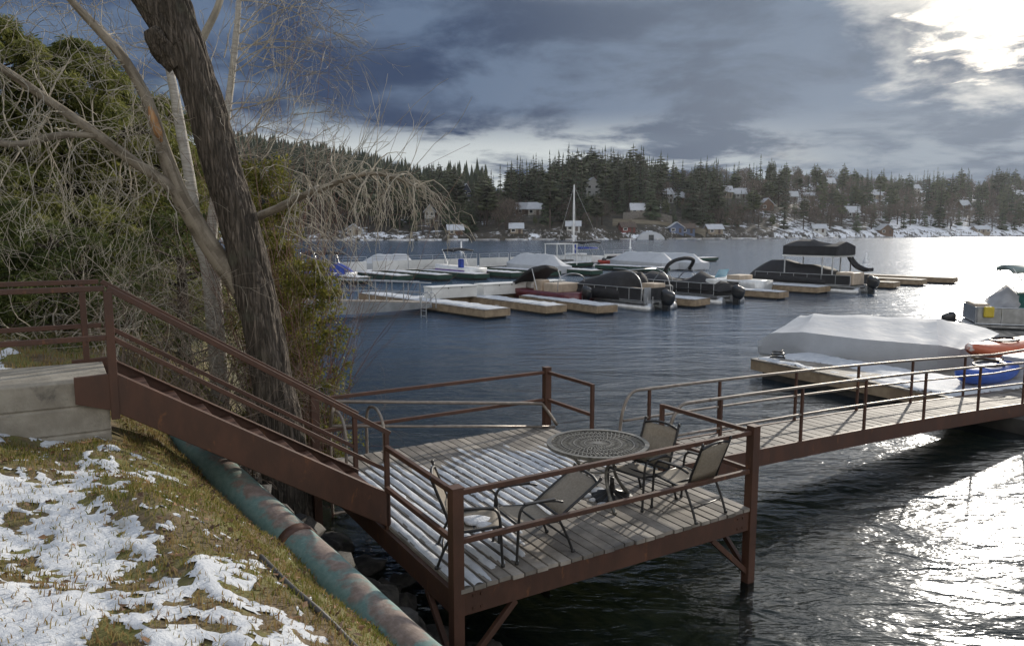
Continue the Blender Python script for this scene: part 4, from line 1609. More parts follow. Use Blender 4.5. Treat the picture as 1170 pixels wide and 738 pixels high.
dock(on(422, 334, .45), on(569, 353, .45), 1.5, 'long snowy finger dock reached by the white footbridge')
dock(on(540, 337, .45), on(636, 349, .45), 1.3, 'second snowy finger dock in front of the dock boxes')
dock(on(604, 337, .45), on(694, 349, .45), 1.3, 'brown finger dock beside the maroon boat under its raised black cover')
dock(WN(31.9, -33, .45), on(803, 341.5, .45), 1.5, 'finger dock between the black covered pontoon boat and the black bimini boat')
dock(WN(39.4, -33, .45), on(896, 333.5, .45), 1.2, 'short pale finger dock in front of the canopy boat dock')
dock(WN(45.2, -34, .45), on(942, 327.5, .45), 2.0, 'wide brown dock alongside the double deck canopy boat')
dock(WN(52.5, -33, .45), on(1025, 322.5, .45), 1.4, 'empty finger dock nearest of the three right of the canopy boat', snow=False)
dock(WN(57.0, -33, .45), on(1056, 319.5, .45), 1.4, 'empty finger dock middle of the three right of the canopy boat', snow=False)
dock(WN(60.8, -33, .45), on(1092, 317.5, .45), 1.4, 'empty finger dock farthest of the three right of the canopy boat', snow=False)
dock(WN(20.5, -34, .45), WN(62, -34, .45), 1.8, 'long near walkway dock that carries the finger docks', group='walkway docks', name='walkway_dock')


def bx(root, c, size, name, m, par=None, bevel=0, rz=0, **k):
    b = MB(); b.box(c, size, rz)
    return b.build(name, M[m], par or root, bevel=bevel, **k)


# dock boxes / white panels on the near walkway
WZ = math.atan2(WD.y, WD.x)
for i, (xa, xb, py, lab) in enumerate(((494, 545, 342, 'white dock box behind the end of the footbridge'), (553, 601, 338, 'white dock box second from the footbridge'), (607, 645, 335, 'white dock box beside the maroon boat'))):
    a, c = on(xa, py, .47), on(xb, py - 3.2, .47)
    L = (c - a).length
    mid = (a + c) / 2
    r_ = thing('dock_box', lab, 'box', mid, 'white dock boxes')
    z = Vector((0, 0, 1))
    ad = (c - a).normalized(); s = Vector((-ad.y, ad.x, 0))
    b = MB(); b.beam(a + s * .45 + z * .28, c + s * .45 + z * .28, .9, .55); b.build('chest', M['wdock'], r_, bevel=.02)
    b = MB(); b.beam(a - ad * .03 + s * .45 + z * .60, c + ad * .03 + s * .45 + z * .60, .98, .07); b.build('lid', M['wdock'], r_, bevel=.015)
    for e in (-.3, .3):
        b = MB(); b.beam(mid + ad * e * L * .5 - s * .02 + z * .5, mid + ad * e * L * .5 - s * .02 + z * .58, .05, .03); b.build('latch', M['black'], r_)

# white footbridge from the left bank
p0, p1 = on(330, 344, .75), on(486, 345.5, .5)
p0 = on(300, 342, 1.1)
d = (p1 - p0).normalized(); s = Vector((-d.y, d.x, 0)); z = Vector((0, 0, 1)); L = (p1 - p0).length
fb = thing('footbridge', 'white railed footbridge from the left bank to the floating dock', 'footbridge', p0)
b = MB()
for sg in (-.6, .6):
    n_ = 12
    rings = []
    for i in range(n_ + 1):
        k = i / n_
        c = p0 + d * L * k + s * sg
        h = .62 * math.sin(math.pi * min(1, .25 + k * .70)) ** .6 * (1 - .55 * k) + .12
        rings.append([c + s * -.05 - z * h, c + s * .05 - z * h, c + s * .05, c - s * .05])
    b.loft(rings)
b.build('girder', M['gpaint'], fb)
b = MB(); b.beam(p0 + z * .01, p1 + z * .01, 1.1, .06); b.build('decking', M['plank'], fb)
for sg in (-.6, .6):
    b = MB()
    b.tube([p0 + s * sg + z * 1.0, p1 + s * sg + z * 1.0], .028, 6); b.tube([p0 + s * sg + z * .5, p1 + s * sg + z * .5], .02, 6)
    b.build('handrail', M['alu'], fb)
    for i in range(9):
        c = p0 + d * L * (i + .3) / 9 + s * sg
        b = MB(); b.tube([c, c + z * 1.0], .025, 6); b.build('post', M['alu'], fb)
# ladder loop on the long finger
lp = on(491, 352, .45)
ld = thing('dock_ladder', 'small bent tube ladder on the long snowy finger dock', 'ladder', lp)
b = MB()
for e in (-.22, .22):
    c = lp + FD * e
    b.tube(curve_pts([c - WD * -.2 + z * 0, c + WD * .2 + z * .5, c + z * .75, c - WD * .3 + z * .5, c - WD * .35 - z * .6], 4), .025, 6)
b.build('side_tube', M['alu'], ld, True)
for k in range(3):
    b = MB(); b.tube([lp - FD * .22 - WD * .35 + z * (-.1 - .25 * k), lp + FD * .22 - WD * .35 + z * (-.1 - .25 * k)], .02, 6); b.build('rung', M['alu'], ld)

# ---- far row: green floats, white rail panels
FARF = [(416, 317, 398), (463, 315, 425), (508, 314, 466), (551, 313, 509), (592, 311.5, 553), (634, 310, 588), (682, 309, 640), (760, 306, 720)]
names = ['leftmost by the blue covered boats', 'second from the left', 'third from the left under the purple boat', 'fourth from the left', 'fifth from the left', 'under the wrapped boat left of the mast', 'right of the mast', 'under the wrapped boat right of the mast']
ends = []
for (ex, ey, sx), nm_ in zip(FARF, names):
    e = on(ex, ey, .5)
    w_, n_ = W2N(e)
    ends.append((w_, n_))
    dock(WN(w_, n_ - 8.5, .5), e, 1.5, f'green sided far finger dock {nm_}', .5, .5, 'dockgreen', 'green sided far finger docks')
fw0, fn0 = ends[0][0] - 5, ends[2][1] - 9.3
dock(WN(fw0 - 2, fn0, .5), WN(ends[-1][0] + 26, fn0, .5), 1.8, 'long far walkway dock behind the green sided fingers', .5, .5, 'dockgreen', 'walkway docks', name='walkway_dock')
sec = [(384, 419), (426, 466), (467, 508), (509, 545), (548, 581), (583, 618), (690, 722)]
secn = ['leftmost before the gap', 'just right of the gap under the wrapped boat', 'behind the purple boat', 'right of the blue boat cover', 'in the middle', 'left of the wrapped boat by the mast', 'right of the sailboat']
for (xa, xb), nm_ in zip(sec, secn):
    def onw(px):
        # point on the far walkway line seen at this column
        a = (px - 585) / FPX
        k = None
        P, D = WN(0, fn0 + .8), WD
        u = (a * P.y - P.x) / (D.x - a * D.y)
        return P + D * u
    a, c = onw(xa), onw(xb)
    ad = (c - a).normalized()
    r_ = thing('dock_rail', f'white panelled dock rail {nm_}', 'railing', Vector((a.x, a.y, .5)), 'white rail panels on the far walkway')
    b = MB(); b.beam(a + z * .95, c + z * .95, .06, .8); b.build('panel', M['wdock'], r_)
    b = MB(); b.tube([a + z * 1.75, c + z * 1.75], .03, 5); b.tube([a + z * 1.55, c + z * 1.55], .02, 5); b.build('handrail', M['alu'], r_)
    k = max(2, int((c - a).length / 1.2))
    for i in range(k + 1):
        p = a.lerp(c, i / k)
        b = MB(); b.tube([p + z * .5, p + z * 1.76], .03, 5); b.build('post', M['alu'], r_)


# ------------------------------------------------------------------ boats (local: +x bow, z = 0 waterline)
def hull(b, L, W, H, bow=.35, z0=-.25, chine=.75, m=0, n=14, flare=1.0):
    rings = []
    for i in range(n + 1):
        k = i / n
        x = -L / 2 + L * k
        w_ = W / 2 * (1 if k < 1 - bow else max(.02, math.cos((k - 1 + bow) / bow * math.pi / 2) ** .7))
        sh = H + .18 * max(0, (k - .5) * 2) ** 2
        zb = z0 + (max(0, k - .7) / .3) ** 2 * (H - z0) * .7
        rings.append([(x, 0, zb - .05), (x, w_ * chine, zb + .1), (x, w_, sh * .75), (x, w_ * flare, sh), (x, -w_ * flare, sh), (x, -w_, sh * .75), (x, -w_ * chine, zb + .1)])
    b.loft(rings, m=m)


def outboard(root, x, zt=.75, sc=1.0, m='motor'):
    sc = min(sc, 1.2) * 1.02
    zt -= .12
    b = MB()
    prof = [(.06, -.12), (.15, -.04), (.20, .10), (.215, .30), (.20, .42), (.13, .50), (.03, .51)]
    rings = []
    for r_, zz in prof:
        rings.append([(x - .24 * sc + r_ * 1.5 * sc * math.copysign(abs(math.cos(a)) ** .7, math.cos(a)) - zz * .12, r_ * .9 * sc * math.copysign(abs(math.sin(a)) ** .7, math.sin(a)), zt + zz * sc + .06 * math.cos(a)) for a in [2 * math.pi * j / 14 for j in range(14)]])
    b.loft(rings)
    o = b.build('outboard_motor', M[m], root, True)
    b = MB(); b.beam((x - .2 * sc, 0, zt + .02), (x - .2 * sc, 0, -.45), .16 * sc, .30 * sc, up=(1, 0, 0)); b.beam((x - .5 * sc, 0, -.32), (x + .02, 0, -.32), .22, .03)
    b.build('motor_leg', M[m], o)
    b = MB(); b.beam((x - .02, 0, zt - .1), (x + .12, 0, zt - .1), .25, .35); b.build('motor_bracket', M['alu'], o)
    return o


def bimini(root, x, W, h0, h1, L, m='canvas', frame='alu', tilt=0):
    b = MB()
    n_ = 8
    top = []
    for i in range(n_ + 1):
        a = -1 + 2 * i / n_
        top.append((a * W / 2, h1 + .16 * (1 - a * a)))
    rings = []
    for k in range(5):
        xx = x - L / 2 + L * k / 4
        zz = tilt * (k / 4 - .5) - .06 * abs(k - 2) / 2
        rings.append([(xx, y, z_ + zz) for y, z_ in top] + [(xx, y * 1.01, z_ + zz - .13) for y, z_ in reversed(top)])
    b.loft(rings)
    o = b.build('bimini_top', M[m], root, True)
    for xx, xf in ((x - L / 2, x), (x + L / 2, x - .1)):
        for sg in (-1, 1):
            b = MB(); b.tube([(xf, sg * W / 2, h0), (xx, sg * W / 2, h1)], .022, 5); b.build('bimini_frame', M[frame], o)
    return o


def drape(b, xs, W, prof, z0, m=0, lump=.05, seed=0, fall=None, flat=1.7):
    """fabric stretched over a boat: section heights along x"""
    q = random.Random(seed)
    rings = []
    for x, (h, wf) in zip(xs, prof):
        w_ = W / 2 * wf
        zz = z0 if fall is None else fall
        ring = []
        for a in (-1, -.96, -.75, -.4, 0, .4, .75, .96, 1):
            e = 1 - abs(a) ** flat
            ring.append((x + q.uniform(-.02, .02), a * w_ * 1.02, zz if abs(a) == 1 else z0 + (h - z0) * (.12 + .88 * e) + q.uniform(-lump, lump)))
        ring += [(x, .9 * w_, zz - .02), (x, -.9 * w_, zz - .02)]
        rings.append(ring)
    b.loft(rings)


def wrapped_boat(label, loc, rz, L=6.5, W=2.4, H=1.5, hm='white', seed=0, peak=.55, floor=.12, scale=1):
    root = thing('wrapped_boat', label, 'boat', (0, 0, 0), 'boats sealed in white shrink wrap')
    b = MB(); hull(b, L * .98, W * .95, .75); b.build('hull', M[hm], root, True)
    q = random.Random(seed)
    n_ = 15
    xs = [-L / 2 - .1 + (L + .25) * i / n_ for i in range(n_ + 1)]
    rings = []
    for i, x in enumerate(xs):
        k = i / n_
        wf = 1.06 if k < .6 else max(.06, math.cos((k - .6) / .4 * math.pi / 2) ** .8 * 1.06)
        # a tented ridge: steep rise at the stern, long slope to the bow
        if k < .14: h = lerp(.85, H, k / .14)
        elif k < peak + .16: h = H + (q.uniform(-.05, .05))
        else: h = lerp(H, .95, (k - peak - .16) / (.84 - peak))
        w_ = W / 2 * wf
        sh = .80 + .14 * k
        sag = q.uniform(.0, .07)
        rings.append([(x, -w_, floor), (x, -w_ * 1.03, sh * .6), (x, -w_ * 1.01, sh), (x, -w_ * .5, lerp(sh, h, .58) - sag), (x, -w_ * .12, h - .03), (x, 0, h), (x, w_ * .12, h - .03),
                      (x, w_ * .5, lerp(sh, h, .58) - sag), (x, w_ * 1.01, sh), (x, w_ * 1.03, sh * .6), (x, w_, floor)])
    b = MB(); b.loft(rings)
    b.build('shrink_wrap', M['shrink'], root, 'sharp')
    b = MB()
    b.tube([(-L / 2 - .12, -W * .52, .22), (L * .1, -W * .54, .22), (L * .36, -W * .38, .24)], .02, 5)
    b.tube([(-L / 2 - .12, W * .52, .22), (L * .1, W * .54, .22), (L * .36, W * .38, .24)], .02, 5)
    b.build('binding_cord', M['wdock'], root)
    root.location = loc
    root.rotation_euler = (0, 0, rz)
    root.scale = (scale,) * 3
    return root


def pontoon(root, L, W, rail=.75, panel='white', zt=.48):
    for sg in (-1, 1):
        b = MB()
        pts = [(-L / 2, sg * W * .36, .12), (L * .38, sg * W * .36, .12), (L * .46, sg * W * .36, .20), (L * .5, sg * W * .36, .34)]
        b.tube(pts, [.30, .30, .22, .03], 12)
        b.build('pontoon', M['alu'], root, True)
    b = MB(); b.box((0, 0, zt - .03), (L * .97, W, .09)); b.build('deck_plate', M['alu'], root)
    if rail:
        b = MB()
        for sg in (-1, 1): b.box((-.05 * L, sg * (W / 2 - .05), zt + .36), (L * .78, .035, .60))
        b.box((L * .34, 0, zt + .36), (.035, W - .13, .6)); b.box((-L * .44, 0, zt + .36), (.035, W - .13, .6))
        b.build('side_panel', M[panel], root)
        b = MB()
        for sg in (-1, 1):
            for zz in (.06, .68): b.tube([(-L * .45, sg * (W / 2 - .02), zt + zz), (L * .35, sg * (W / 2 - .02), zt + zz)], .022, 5)
            for i in range(8): b.tube([(-L * .45 + i * L * .8 / 7, sg * (W / 2 - .02), zt), (-L * .45 + i * L * .8 / 7, sg * (W / 2 - .02), zt + .7)], .018, 5)
        b.build('rail_frame', M['alu'], root)


# maroon runabout, cover tilted up
r_ = thing('maroon_boat', 'maroon runabout with black canvas top folded up steeply beside the brown finger dock', 'boat', (0, 0, 0))
b = MB(); hull(b, 6.0, 2.2, .75); b.build('hull', M['wine'], r_, True)
b = MB()
rings = []
for i in range(9):
    k = i / 8
    x = .0 + 2.6 * k
    zz = 2.05 - 1.35 * k ** 1.3 + .08 * math.sin(k * 9)
    w_ = lerp(.95, 1.15, math.sin(k * 3.14)) * (1 if k < .9 else .85)
    rings.append([(x, -w_, zz - .2), (x, -w_ * .7, zz - .02), (x, 0, zz + .08), (x, w_ * .7, zz - .02), (x, w_, zz - .2), (x, w_ * .9, zz - .34), (x, 0, zz - .16), (x, -w_ * .9, zz - .34)])
b.loft(rings); b.build('canvas_cover', M['canvas'], r_, True)
b = MB(); b.box((-1.3, 0, .95), (1.1, 1.7, .5)); b.box((-.2, .5, 1.0), (.7, .6, .7)); b.build('seat', M['beige'], r_, bevel=.06)
for sg in (-1, 1):
    b = MB(); b.tube([(-.4, sg * 1.0, .8), (.1, sg * .95, 1.95)], .025, 5)
    b.build('top_frame', M['alu'], r_)
b = MB(); b.tube(curve_pts([(-2.0, -.95, .8), (-2.1, -.9, 1.5), (-2.1, 0, 1.75), (-2.1, .9, 1.5), (-2.0, .95, .8)], 5), .03, 6); b.build('tow_arch', M['alu'], r_, True)
outboard(r_, -3.0, .7)
r_.location = WN(27.9, -31.2); r_.rotation_euler = (0, 0, BOW)

# silver pontoon boat under a sloping black cover
r_ = thing('pontoon_boat', 'silver pontoon boat under a sloping black canvas cover with black outboard', 'boat', (0, 0, 0))
pontoon(r_, 7.2, 2.5, panel='canvas')
b = MB()
drape(b, [-1.75, -1.7, -1.2, -.6, .4, 1.4, 2.3, 3.1, 3.5], 2.6, [(1.4, .95), (1.85, .98), (1.92, 1), (1.85, 1), (1.6, 1.02), (1.4, 1.02), (1.05, 1.0), (.8, .9), (.62, .7)], .55, seed=3, fall=.5, flat=5, lump=.04)
b.build('canvas_cover', M['canvas'], r_, True)
b = MB(); b.box((-2.5, -.55, .95), (.9, .9, .75)); b.box((-2.4, .75, .85), (1.0, .7, .55)); b.build('seat', M['beige'], r_, bevel=.05)
b = MB()
for sg in (-1, 1):
    b.tube(curve_pts([(-3.3, sg * 1.1, .5), (-3.0, sg * 1.1, 1.6), (-2.2, sg * 1.1, 2.05), (-1.2, sg * 1.1, 2.1)], 4), .028, 6)
b.tube([(-2.2, -1.1, 2.05), (-2.2, 1.1, 2.05)], .028, 6); b.tube([(-3.3, -1.1, 1.2), (-2.0, -1.15, 1.2)], .02, 5)
b.build('top_frame', M['alu'], r_, True)
b = MB(); b.box((-3.35, .9, .75), (.05, .5, .9)); 
for k in range(4): b.tube([(-3.55, .7, -.2 + k * .25), (-3.55, 1.1, -.2 + k * .25)], .02, 5)
b.tube([(-3.55, .7, -.4), (-3.55, .7, .75)], .02, 5); b.tube([(-3.55, 1.1, -.4), (-3.55, 1.1, .75)], .02, 5)
b.build('boarding_ladder', M['alu'], r_)
outboard(r_, -3.6, .55, 1.25)
r_.location = WN(29.8, -28.0); r_.rotation_euler = (0, 0, BOW)

# black deck boat with arched bimini
r_ = thing('black_pontoon_boat', 'black covered pontoon boat with an arched black bimini over its middle', 'boat', (0, 0, 0))
pontoon(r_, 7.4, 2.5, panel='canvas')
b = MB()
drape(b, [-3.5, -2.9, -2.2, -1.6, -1.0, -.3, .5, 1.3, 2.0, 2.8, 3.5], 2.65, [(1.1, .9), (1.25, 1), (1.45, 1), (1.75, 1), (1.35, 1), (1.2, 1), (1.25, 1), (1.55, 1), (1.6, 1), (1.2, .95), (.95, .7)], .62, seed=5, fall=.78)
b.build('canvas_cover', M['canvas'], r_, True)
b = MB()
b.tube(curve_pts([(.15, -1.12, 1.75), (-.1, -1.1, 2.1), (-.35, -.8, 2.34), (-.45, 0, 2.44), (-.35, .8, 2.34), (-.1, 1.1, 2.1), (.15, 1.12, 1.75)], 6), .11, 8)
bt = b.build('bimini_top', M['canvas'], r_, True)
for sg in (-1, 1):
    b = MB()
    b.tube(curve_pts([(1.2, sg * 1.12, .9), (.5, sg * 1.12, 1.6), (-.05, sg * 1.1, 2.05)], 4), .03, 5)
    b.build('bimini_frame', M['alu'], bt, True)
    b = MB(); b.tube([(-.6, sg * 1.12, .9), (.05, sg * 1.1, 2.0)], .024, 5); b.build('bimini_frame', M['alu'], bt, True)
b = MB(); b.box((-2.6, 0, 1.05), (.6, 1.2, .6)); b.build('seat', M['white'], r_, bevel=.05)
outboard(r_, -3.75, .55, 1.15)
r_.location = WN(35.4, -27.8); r_.rotation_euler = (0, 0, BOW)

# small white runabout with blue windscreen
r_ = thing('white_runabout', 'low white runabout with pale blue windscreen left of the canopy boat', 'boat', (0, 0, 0))
b = MB(); hull(b, 5.6, 2.1, .85); b.build('hull', M['white'], r_, True)
M['bluegl'] = mat('pale_blue_windscreen', (.20, .38, .50), .15, var=.1)
b = MB()
for sg in (): b.add([(-.1, sg * .95, .9), (.5, sg * .6, .9), (.2, sg * .55, 1.45), (-.35, sg * .9, 1.4), (-.1, sg * .90, .9), (.5, sg * .55, .9), (.2, sg * .5, 1.45), (-.35, sg * .85, 1.4)],
                          [(0, 1, 2, 3), (7, 6, 5, 4), (0, 1, 5, 4), (2, 3, 7, 6), (1, 2, 6, 5), (0, 3, 7, 4)])
b.hexa([(.5, -.6, .9), (.55, -.6, .9), (.55, .6, .9), (.5, .6, .9), (.2, -.55, 1.45), (.25, -.55, 1.45), (.25, .55, 1.45), (.2, .55, 1.45)])
b.build('windscreen', M['bluegl'], r_)
b = MB(); b.box((-1.0, 0, .95), (1.0, 1.5, .4)); b.build('seat', M['beige'], r_, bevel=.06)
p = on(832, 322, .4); w_, n_ = W2N(p)
r_.location = WN(42.6, -29.5); r_.rotation_euler = (0, 0, BOW)

# double deck canopy boat with slide
r_ = thing('canopy_boat', 'double deck pontoon boat with tall black canopy and black slide at its stern', 'boat', (0, 0, 0))
pontoon(r_, 8.6, 2.6, panel='canvas')
b = MB()
drape(b, [-2.2, -1.7, -.8, .2, 1.2, 2.2, 3.0, 3.6, 3.9], 2.75, [(1.4, 1), (1.55, 1), (1.75, 1), (1.8, 1), (2.0, 1), (2.05, 1), (1.75, .95), (1.35, .9), (.7, .7)], .6, seed=7, fall=.55, flat=3, lump=.09)
b.build('canvas_cover', M['canvas'], r_, True)
for x in (-2.6, -1.9, .8):
    for sg in (-1, 1):
        b = MB(); b.tube([(x, sg * 1.2, .5), (x, sg * 1.2, 2.32)], .05, 6); b.build('canopy_post', M['alu'], r_)
b = MB(); b.box((-.9, 0, 2.34), (3.7, 2.6, .10)); b.build('upper_deck', M['wdock'], r_)
b = MB()
rings = []
for x, e in ((-2.9, .85), (-2.85, .98), (-2.4, 1.0), (-1.9, .97), (-1.85, .97), (-.6, 1.0), (.3, 1.0), (.95, .95), (1.0, .8)):
    pk = 3.32 + (.12 if -1.6 < x < .9 else -.02) - (.35 if abs(x + 1.88) < .05 else 0) - (.6 if x < -2.86 or x > .98 else 0)
    rings.append([(x, -1.32 * e, 2.42), (x, -1.3 * e, 3.0), (x, -.55 * e, pk - .12), (x, 0, pk), (x, .55 * e, pk - .12), (x, 1.3 * e, 3.0), (x, 1.32 * e, 2.42), (x, 0, 2.41)])
b.loft(rings); b.build('canopy', M['canvas'], r_)
b = MB()
pts = curve_pts([(-2.0, -1.0, 2.9), (-2.4, -1.0, 2.6), (-2.7, -1.0, 2.1), (-3.1, -1.0, 1.65), (-3.7, -1.0, 1.4), (-4.1, -1.0, 1.42)], 5)
rings = [[(p.x, p.y - .34, p.z + .18), (p.x, p.y - .30, p.z - .05), (p.x, p.y + .30, p.z - .05), (p.x, p.y + .34, p.z + .18), (p.x, p.y + .26, p.z + .02), (p.x, p.y - .26, p.z + .02)] for p in pts]
b.loft(rings); b.build('slide', M['canvas'], r_, True)
b = MB(); b.box((-3.4, .4, .95), (1.2, 1.5, .8)); b.build('seat', M['beige'], r_, bevel=.08)
b = MB(); b.tube([(-3.6, -1.0, .5), (-3.6, -1.0, 1.38)], .03, 5); b.build('slide_brace', M['alu'], r_)
outboard(r_, -4.4, .6, 1.5)
r_.location = WN(48.0, -27.0); r_.rotation_euler = (0, 0, BOW)

# ---- far row boats
def slot(px, py, zz=0.0):
    p = on(px, py, zz)
    return p


p = on(461, 309, .3); w1, n1_ = W2N(p)
wrapped_boat('small white wrapped boat behind the panel rail left of the purple boat', WN(w1, fn0 - 4.5), BOW + math.pi / 2, 5.6, 2.4, 1.75, seed=1)
r_ = thing('purple_boat', 'white and purple runabout with a black bimini on the far row', 'boat', (0, 0, 0))
b = MB(); hull(b, 6.0, 2.3, .85); b.build('hull', M['white'], r_, True)
b = MB(); b.beam((-2.9, -1.19, .5), (1.5, -1.19, .52), .04, .3); b.beam((-2.9, 1.19, .5), (1.5, 1.19, .52), .04, .3); b.build('hull_stripe', M['purple'], r_)
bimini(r_, -.3, 2.1, .85, 2.35, 1.7)
b = MB(); b.box((-1.9, .8, 1.15), (.5, .35, .9)); b.build('rolled_cover', M['bluecan'], r_, bevel=.08)
p = on(496, 311, .2); w1, n1_ = W2N(p)
r_.location = WN(w1, ends[2][1] - 4.5); r_.rotation_euler = (0, 0, BOW)
p = on(635, 314, .0); w1, n1_ = W2N(p)
wrapped_boat('tall white wrapped boat just left of the sailboat mast', WN(w1, n1_ - 3.2), BOW, 7.4, 2.7, 1.85, seed=2)
p = on(757, 309, .0); w1, n1_ = W2N(p)
wrapped_boat('long white wrapped boat right of the twin bimini pontoon', WN(w1, n1_ - 3.0), BOW, 8.0, 2.8, 1.8, seed=4)
p = on(795, 309, .0); w1, n1_ = W2N(p)
wrapped_boat('white wrapped boat at the right end of the far row', WN(w1, n1_ - 3.0), BOW, 7.0, 2.6, 1.7, seed=6)
# sailboat
ms = on(664, 299, .3)
r_ = thing('sailboat', 'small white sailboat with a bare mast and blue sail cover', 'sailboat', (0, 0, 0))
b = MB(); hull(b, 7.0, 2.3, .9, bow=.5); b.build('hull', M['white'], r_, True)
b = MB(); b.box((.6, 0, 1.05), (2.4, 1.4, .45)); b.build('cabin', M['white'], r_, bevel=.12)
b = MB(); b.tube([(.9, 0, .8), (.9, 0, 9.3)], [.12, .09], 8); mst = b.build('mast', M['white'], r_)
b = MB(); b.beam((.9, -.7, 4.6), (.9, .7, 4.6), .05, .04); b.build('spreader', M['alu'], mst)
b = MB()
for e in ((3.4, 0, .95), (-3.3, 0, .95), (.9, -1.1, .9), (.9, 1.1, .9)): b.tube([e, (.9, 0, 9.2)], .014, 4)
b.build('stay', M['alu'], mst)
b = MB(); b.tube([(.75, 0, 1.75), (-2.4, 0, 1.75)], .05, 6); b.build('boom', M['alu'], r_)
b = MB(); b.tube([(.72, 0, 1.2), (.70, 0, 2.5)], .13, 8); b.tube([(.5, 0, 1.88), (-2.3, 0, 1.85)], [.17, .10], 8); b.build('sail_cover', M['bluecan'], r_, True)
r_.location = (ms.x, ms.y + 1, 0); r_.rotation_euler = (0, 0, BOW + 1.2)
# pontoon with two biminis, hidden hull red boat
p = on(694, 305, .0); w1, n1_ = W2N(p)
r_ = thing('pontoon_boat', 'white pontoon boat with two black biminis right of the mast', 'boat', (0, 0, 0))
pontoon(r_, 7.4, 2.5)
bimini(r_, 1.3, 2.3, .9, 2.55, 1.9); bimini(r_, -1.2, 2.3, .9, 2.7, 2.3)
outboard(r_, -3.75, .55, 1.0)
b = MB(); b.box((-2.4, 0, .9), (.9, 2.0, .5)); b.build('seat', M['white'], r_, bevel=.06)
r_.location = WN(w1, n1_ - 4.5); r_.rotation_euler = (0, 0, BOW)
p = on(709, 306, .0); w1, n1_ = W2N(p)
r_ = thing('red_boat', 'low red and white speedboat in front of the twin bimini pontoon', 'boat', (0, 0, 0))
b = MB(); hull(b, 5.4, 2.0, .7); b.build('hull', M['red'], r_, True)
b = MB(); b.box((.5, 0, .78), (2.4, 1.5, .12)); b.build('foredeck', M['white'], r_, bevel=.04)
b = MB(); b.hexa([(.0, -.75, .8), (.05, -.75, .8), (.05, .75, .8), (0, .75, .8), (-.35, -.7, 1.2), (-.3, -.7, 1.2), (-.3, .7, 1.2), (-.35, .7, 1.2)]); b.build('windscreen', M['glass'], r_)
r_.location = WN(w1 + 1.0, n1_ - 2.5); r_.rotation_euler = (0, 0, BOW)
# white lift frame left of the sailboat
p = on(641, 303, .4)
r_ = thing('boat_lift', 'white tube boat lift frame left of the sailboat', 'lift', p)
b = MB()
for a in (-1.4, 1.4):
    for c in (-.9, .9): b.tube([p + WD * a + FD * c, p + WD * a + FD * c + z * 2.2], .05, 6)
    b.tube([p + WD * a - FD * .9 + z * 2.2, p + WD * a + FD * .9 + z * 2.2], .05, 6)
for c in (-.9, .9): b.tube([p + WD * -1.5 + FD * c + z * 2.2, p + WD * 1.5 + FD * c + z * 2.2], .05, 6)
b.build('frame', M['wdock'], r_)
b = MB(); b.beam(p - WD * 1.2 + z * .5, p + WD * 1.2 + z * .5, 1.3, .12); b.build('bunk', M['black'], r_)
# blue covered boats at left
for px, py, lab, sd in ((377, 321, 'blue covered runabout with dark bimini left of a matching one', 1), (394, 322, 'blue covered runabout with dark bimini right of a matching one', 2)):
    p = on(px, py, 0); w1, n1_ = W2N(p)
    r_ = thing('blue_boat', lab, 'boat', (0, 0, 0), 'blue covered boats by the left shrub')
    b = MB(); hull(b, 5.2, 2.0, .75); b.build('hull', M['white'], r_, True)
    b = MB(); drape(b, [-2.6, -2.2, -1.4, -.4, .6, 1.5, 2.3], 2.1, [(.95, .95), (1.3, 1), (1.45, 1), (1.2, 1), (1.35, 1), (1.1, .9), (.85, .5)], .5, seed=sd, fall=.25)
    b.build('canvas_cover', M['bluecan'], r_, True)
    bimini(r_, .2, 1.9, .8, 2.2, 1.5)
    r_.location = WN(w1, n1_ - 2.4); r_.rotation_euler = (0, 0, BOW)

# ---- right hand dock with the big wrapped boat
e0, e1 = on(858, 410, .5), on(1130, 463, .5)
fd2 = (e1 - e0).normalized(); sd2 = Vector((-fd2.y, fd2.x, 0))
r_ = thing('floating_dock', 'snowy timber floating dock that carries the big wrapped boat', 'dock', (e0.x, e0.y, 0))
b = MB()
E2 = e1 - fd2 * .5
Wd = 5.6
A, B2, C2, D2 = e0, E2, E2 + sd2 * Wd, e0 + sd2 * 2.3
polyf = [A, B2, C2 + fd2 * 0, e0 + fd2 * 5.0 + sd2 * Wd, e0 + fd2 * 5.0 + sd2 * 2.3, D2]
dz_ = Vector((0, 0, .30))
b.loft([[p - dz_ for p in polyf], [p - Vector((0, 0, .02)) for p in polyf]]); b.build('side_timber', M['dockwood'], r_)
b = MB()
Ld = (E2 - e0).length
n_ = int(Ld / .15)
for i in range(n_):
    c = e0 + fd2 * (i + .5) * Ld / n_
    wv = 2.3 if (i + .5) * Ld / n_ < 5.0 else Wd
    b.beam(c - sd2 * .02 - z * .008, c + sd2 * (wv + .02) - z * .008, Ld / n_ - .014, .04, t=random.random())
b.build('decking', M['plank'], r_)
b = MB(); b.beam(e0 + fd2 * .3 + sd2 * 1.15 - z * .45, e0 + fd2 * 8.6 + sd2 * 1.15 - z * .45, 2.0, .5)
b.build('float', M['floatm'], r_)
b = MB(); c = e0 + fd2 * .5 + sd2 * .5 + z * .05
b.tube([c + Vector((.2 * math.cos(a) * (1 - .02 * a), .2 * math.sin(a) * (1 - .02 * a), .012 * a)) for a in np.linspace(0, 19, 60)], .022, 5)
tag(b.build('coiled_rope', M['black'], origin=c), 'black coiled rope on the corner of the snowy floating dock', 'rope')


